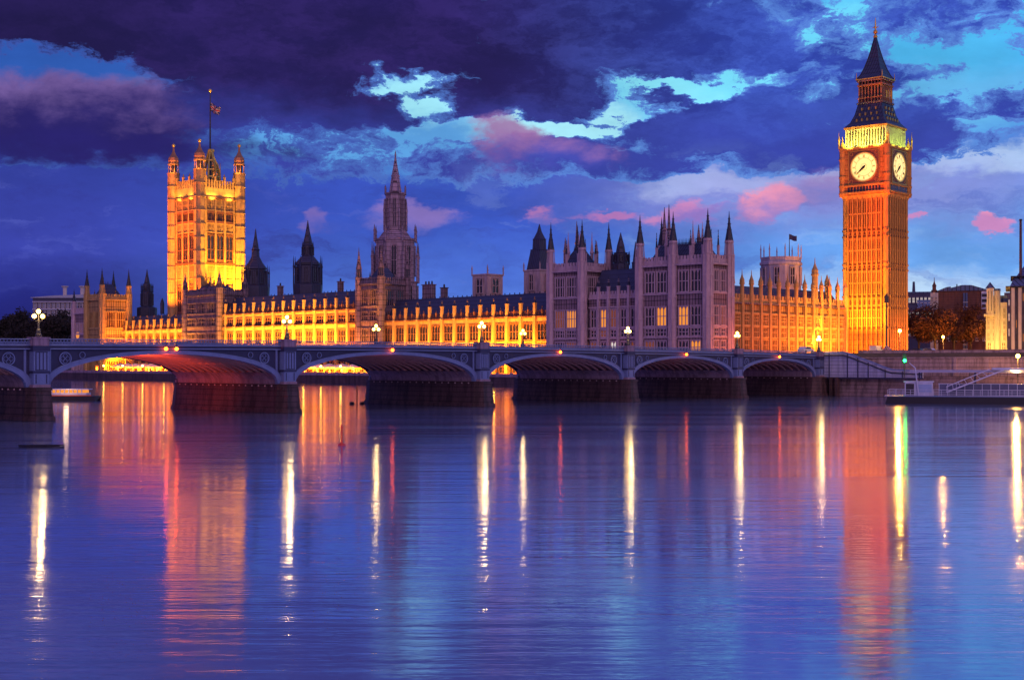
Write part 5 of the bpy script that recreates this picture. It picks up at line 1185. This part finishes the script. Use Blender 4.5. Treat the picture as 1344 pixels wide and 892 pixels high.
q = MB(); k = 500 / F; q.prof(L / 2, 2, [(4.2 * k, H), (4.2 * k, H + 1), (2.6 * k, H + 1.1), (2.6 * k, H + 2.4), (3.2 * k, H + 2.5), (1.2 * k, H + 3.6), (.5 * k, H + 4.4), (.1, H + 5.6)], 8, BRK); q.obj('lantern', th)
th, L, H = bld('brick_building', 'big dark red brick building with a blue slate roof behind the trees', 500, 1231, 1293, 382, 22, BRK, rows=((434, 430, 7, .5), (425, 421, 7, .5), (447, 441, 7, .5)), glass=GLASS, litrows=(434, 425))
q = MB(); k = 500 / F; zz = lambda y: hz(y, 500) - 9
q.ext([(-.5, H), (3, H + 1.4), (9 * k + 2, H + 1.6), (16 * k, zz(378)), (30 * k, zz(374.5)), (42 * k, zz(374.8)), (60 * k, H + .4), (62 * k, H)], -.4, 22, SLB); q.fr(24 * k, 6, zz(378), zz(372), .3, .2, 6, IRON); q.box(13 * k, 22 * k, 4, 9, H, zz(377), BRK); q.obj('roof', th)
q = MB(); q.box(31.5 * k, 37 * k, -.5, -.05, 0, H - .8, SLB); [q.box(31.2 * k, 37.3 * k, -.62, -.1, 3 + i * 1.7, 3.25 + i * 1.7, PSL) for i in range(11)]; q.obj('glazed_stair_bay', th)
q = MB(); q.box(54 * k, 61.5 * k, -.6, -.05, zz(406), H - .3, WH); [q.box(54.6 * k, 61 * k, -.7, -.55, zz(404) + i * 1.9, zz(404) + 1.1 + i * 1.9, GLASS) for i in range(3)]; q.obj('white_bay', th)
th, L, H = bld('white_house', 'floodlit white house with a square turret and dark pyramid roof', 430, 1294, 1320, 397, 14, PSL, rows=((418, 405, 4, .4), (432, 422, 4, .4), (447, 437, 4, .4), (459, 450, 3, .5)), glass=HALF)
k = 430 / F; zz = lambda y: hz(y, 430) - 9; q = MB(); q.box(1 * k, 9.5 * k, -.8, 2, zz(413), zz(378), PSL); q.box(-.6, 10 * k + .3, -1.0, 2.2, zz(415), zz(412), PSL); q.box(3 * k, 3.6 * k, -.88, -.7, zz(408), zz(382), GLASS); q.box(6.6 * k, 7.2 * k, -.88, -.7, zz(408), zz(382), GLASS); q.obj('turret', th)
q = MB(); q.fr(5.2 * k, .6, zz(378.5), zz(370), 7.2 * k * 1.2, .05, 4, SLB, math.pi / 4); q.box(9.6 * k, 27 * k, 1, 13, H, H + 2.2, SLB); q.obj('roof', th)
q = MB(); q.fr(14 * k, .2, 0, zz(382), 4.2 * k, 4.2 * k, 10, PSL); q.fr(14 * k, .2, zz(382), zz(379), 4.6 * k, 4.2 * k, 10, SLB); q.obj('round_bay', th)
th, L, H = bld('dark_glass_building', 'dark glazed office building with a stepped roof at the right edge', 400, 1325.5, 1372, 376, 26, DKF, rows=(), glass=GLASS)
k = 400 / F; zz = lambda y: hz(y, 400) - 9; q = MB()
for i in range(6): q.box(i * 8.5 * k + .4, i * 8.5 * k + 1.3, -.9, 0, 0, zz(378), PSL)
q.obj('stone_pier', th); q = MB()
for j, y in enumerate((448, 430, 412, 395)):
    for i in range(5): q.box(i * 8.5 * k + 1.7, i * 8.5 * k + 8 * k, -.15, -.02, zz(y), zz(y - 10), WARMG if (i + j) % 3 == 1 else GLASS)
q.obj('window_bay', th)
q = MB(); q.box(-1.2, L + 1, -1.4, 27, zz(377), zz(375.6), IRON); q.add([(0, 0, zz(375.6)), (L, 0, zz(375.6)), (L, 26, zz(375.6)), (0, 26, zz(375.6)), (1.2, 2.5, zz(363)), (L - 1, 2.5, zz(363)), (L - 1, 24, zz(363)), (1.2, 24, zz(363))], [(0, 1, 5, 4), (1, 2, 6, 5), (2, 3, 7, 6), (3, 0, 4, 7), (4, 5, 6, 7)], SLB)
q.box(.2, L + 1, 1.2, 25, zz(363), zz(361.8), IRON); q.add([(1.8, 3, zz(361.8)), (L, 3, zz(361.8)), (L, 24, zz(361.8)), (1.8, 24, zz(361.8)), (4.2, 9, zz(345)), (L - 2, 9, zz(345)), (L - 2, 18, zz(345)), (4.2, 18, zz(345))], [(0, 1, 5, 4), (1, 2, 6, 5), (2, 3, 7, 6), (3, 0, 4, 7), (4, 5, 6, 7)], SLB); q.obj('roof', th)
q = MB(); q.fr(13.3 * k, 2.2, zz(375), zz(288), .48, .36, 8, mat('chimney_metal', (.10, .05, .07), .5, .2, 1)); q.fr(13.3 * k, 2.2, zz(289), zz(287), .5, .4, 8, IRON); q.obj('chimney', th)
th, L, H = bld('low_shop_row', 'low dim row of buildings between the white house and the dark glazed block', 470, 1318, 1330, 384, 10, DKF, rows=((400, 394, 3, .5), (420, 412, 3, .5), (440, 432, 3, .5)), glass=COOLG)
for (px, Z, y, e, c_) in ((1300, 418, 460, 9000, (1, .55, .1)), (1316, 418, 458, 7000, (1, .5, .08)), (1345, 380, 458, 7000, (1, .4, .06)), (1292, 470, 440, 5000, (1, .35, .05))): lamp_light((xw_(px, Z), Z, hz(y, Z)), e, c_, .5)
# far block at left
th, L, H = bld('modern_office_block', 'long low pale modern block with two funnel vents far behind the trees at left', 900, 43, 128, 391, 30, DKF, z0=4, rows=((414, 408, 14, .75), (404, 398, 14, .75)), glass=BGL)
k = 900 / F; zz = lambda y: hz(y, 900) - 4; q = MB(); q.ext([(-1, H), (L + 1, H), (L + 1, H + 2.6), (30 * k, H + 1.6), (-1, H + .4)], -1.5, 31, mat('pale_metal_roof', (.38, .42, .52), .5, .1, 1)); q.obj('roof', th)
for px in (80, 103): x = (px - 43) * k; q = MB(); q.prof(x, 8, [(2.6 * k, H), (2.6 * k, zz(377)), (4.6 * k, zz(375.5)), (4.6 * k, zz(374.5))], 12, PSL); q.obj('funnel_vent', th)
q = MB(); q.box(0, L, -1, -.2, zz(406.5), zz(405.2), WH); q.box(0, L, -1, -.2, zz(396.5), zz(395.5), WH); q.obj('balcony_band', th)
# low distant skyline behind the palace so that nothing ends at the river horizon
sk = MB(); rn = random.Random(5)
for i in range(0): pass
far = []
for i, (px, w, y) in enumerate(((-30, 46, 424), (150, 40, 428), (1210, 60, 432), (1280, 50, 424), (1380, 60, 420), (-80, 60, 428))):
    Z = 1100; th, L, H = bld('distant_block', ['far dark block beyond the left edge', 'far dark block hidden behind the south pavilion', 'far dark block behind the trees by the clock tower', 'far dark block behind the brick building', 'far dark block beyond the right edge', 'outermost far dark block beyond the left edge'][i], Z, px, px + w, y, 30, DKF, z0=2, rows=((y + 14, y + 8, 6, .5),), glass=GLASS)

# ------------------------------------------------------------------ vehicles on the bridge and the bank
def carbody(label, loc, rz, col, group):
    th = thing('parked_car', label, 'car', loc, rz, group); q = MB()
    q.ext([(-2.1, .35), (2.1, .35), (2.15, .8), (1.2, .95), (.6, 1.42), (-1.0, 1.45), (-1.7, .98), (-2.15, .85)], -.85, .85, col); q.obj('body', th)
    q = MB(); q.ext([(-1.55, .98), (1.05, .96), (.55, 1.36), (-.95, 1.38)], -.87, .87, GLASS); q.obj('window', th)
    for x in (-1.3, 1.3):
        for y in (-.8, .8): q = MB(); q.add([(x + .34 * math.cos(math.pi * i / 6), y + d, .34 + .34 * math.sin(math.pi * i / 6)) for d in (-.1, .1) for i in range(12)], [tuple(range(12)), tuple(range(12, 24))[::-1]] + [(i, 12 + i, 12 + (i + 1) % 12, (i + 1) % 12) for i in range(12)], IRON); q.obj('wheel', th)
    q = MB(); [q.box(2.08, 2.18, y - .2, y + .2, .6, .78, CL) for y in (-.6, .6)]; q.obj('headlight', th); return th
CD, CW = mat('dark_car_paint', (.02, .02, .03), .3, .1, 1), mat('white_car_paint', (.6, .55, .6), .35, .1, 1)
carbody('pale car at the west end of the bridge by the orange range', bw(5, 6, 9.37), BRX, CW, 'cars near the west end of the bridge')
carbody('dark car on the embankment below the reddish trees', (xw_(1206, 345), 345, 9.37), BRX - 1.57, CD, 'cars near the west end of the bridge')
carbody('white car on the embankment beside the dark car', (xw_(1221, 340), 340, 9.37), BRX - 1.57, CW, 'cars near the west end of the bridge')
kb = thing('white_van', 'white van parked at the foot of the clock tower behind the plinth', 'van', (xw_(1150, 352), 352, 9.32), BRX + .2)
q = MB(); q.ext([(-2.6, .4), (2.6, .4), (2.65, 1.1), (2.0, 1.35), (1.6, 2.2), (-2.6, 2.25)], -.95, .95, CW); q.obj('body', kb); q = MB(); q.ext([(.9, 1.3), (1.95, 1.3), (1.6, 2.05), (.9, 2.05)], -.97, .97, GLASS); q.obj('window', kb)
q = MB(); [q.add([(x + .36 * math.cos(math.pi * i / 6), y + d, .36 + .36 * math.sin(math.pi * i / 6)) for d in (-.1, .1) for i in range(12)], [tuple(range(12)), tuple(range(12, 24))[::-1]] + [(i, 12 + i, 12 + (i + 1) % 12, (i + 1) % 12) for i in range(12)], IRON) for x in (-1.6, 1.6) for y in (-.9, .9)]; q.obj('wheel', kb)

# ------------------------------------------------------------------ on the river
Zb = 262.0
bt_ = thing('tour_boat', 'low white and red tour boat passing beyond the widest arch', 'boat', (xw_(66, Zb), Zb, 0), R(4)); q = MB(); k = Zb / F
L = 66 * k
q.add([(0, -2, -.2), (L * .93, -2, -.2), (L * 1.0, 0, .9), (0, -2.2, .9), (L * .9, -2.2, .9), (0, 2, -.2), (L * .93, 2, -.2), (0, 2.2, .9), (L * .9, 2.2, .9)], [(0, 1, 4, 3), (1, 2, 4), (5, 7, 8, 6), (6, 8, 2), (0, 3, 7, 5), (3, 4, 2, 8, 7)], HULL); q.obj('hull', bt_)
q = MB(); q.box(.3, L * .85, -2.23, -2.0, .9, 1.1, CANR); q.obj('red_band', bt_)
q = MB(); q.box(.6, L * .75, -1.8, 1.8, .92, 1.5, WH); q.box(.4, L * .78, -1.9, 1.9, 2.1, 2.25, WH); [q.box(.6 + i * .8, .72 + i * .8, -1.8, 1.8, 1.5, 2.1, WH) for i in range(int(L * .72 / .8))]; q.obj('cabin', bt_)
q = MB(); q.box(.8, L * .72, -1.3, 1.3, 1.5, 2.1, WARMG); q.obj('cabin_window', bt_)
lamp_light((bt_.location.x + 4, Zb - 3, 3), 150, (1, .6, .3), .5)
def marker(name, lab, cat, px, y0, y1, m, r=.2):
    Z = CH * F / (y0 - HY); th = thing(name, lab, cat, (xw_(px, Z), Z, 0)); h = hz(y1, Z); q = MB(); q.fr(0, 0, -1, h, r, r * .8, 8, m); q.obj('post', th); return th, h
th, h = marker('mooring_post', 'thin dark mooring post with two floats seen through the second arch', 'post', 468.5, 530, 505, mat('post_paint', (.12, .03, .04), .6), .13)
[MB().ball((x_, 0, .1), .45, HULL, 8, 6, .7).obj('float', th) for x_ in (-.9, .9)]
RM = mat('red_reflection_paint', (.75, .06, .03), .5, .1, 1)  # added red post in place of a red light reflected on the water
th, h = marker('reflection_post', 'slim red post imitating a red light reflection in the open river before the bridge', 'post', 448.5, 584, 562, RM, .10)
q = MB(); q.fr(0, 0, h, h + .35, .16, .02, 8, RM); q.obj('cap', th); q = MB(); q.ball((0, 0, 0.02), .35, RM, 10, 6, .5); q.obj('float', th)
# low rowing shell near the left pier
Zr = CH * F / (587 - HY); bs = thing('mooring_barge', 'low dark empty punt lying on the calm water at left', 'boat', (xw_(24, Zr), Zr, 0), R(3)); k = Zr / F; L = 60 * k; q = MB()
P8 = [(0, 0), (.8, -.55), (L - 1.4, -.55), (L, 0), (L - 1.4, .55), (.8, .55)]
q.add([(x * .98 + .05, y * .8, -.08) for x, y in P8] + [(x, y, .24) for x, y in P8] + [(x * .96 + .1, y * .8, .20) for x, y in P8] + [(x * .96 + .1, y * .7, .02) for x, y in P8],
      [(i, (i + 1) % 6, 6 + (i + 1) % 6, 6 + i) for i in range(6)] + [(6 + i, 6 + (i + 1) % 6, 12 + (i + 1) % 6, 12 + i) for i in range(6)] + [(12 + i, 12 + (i + 1) % 6, 18 + (i + 1) % 6, 18 + i) for i in range(6)] + [tuple(range(18, 24))], HULL); q.obj('hull', bs)
q = MB(); [q.box(x, x + .25, -.46, .46, .12, .17, PAVE) for x in (1.2, 2.4, 3.6)]; q.obj('thwart', bs)
for px, lab in ((1131, 'far'),): pass
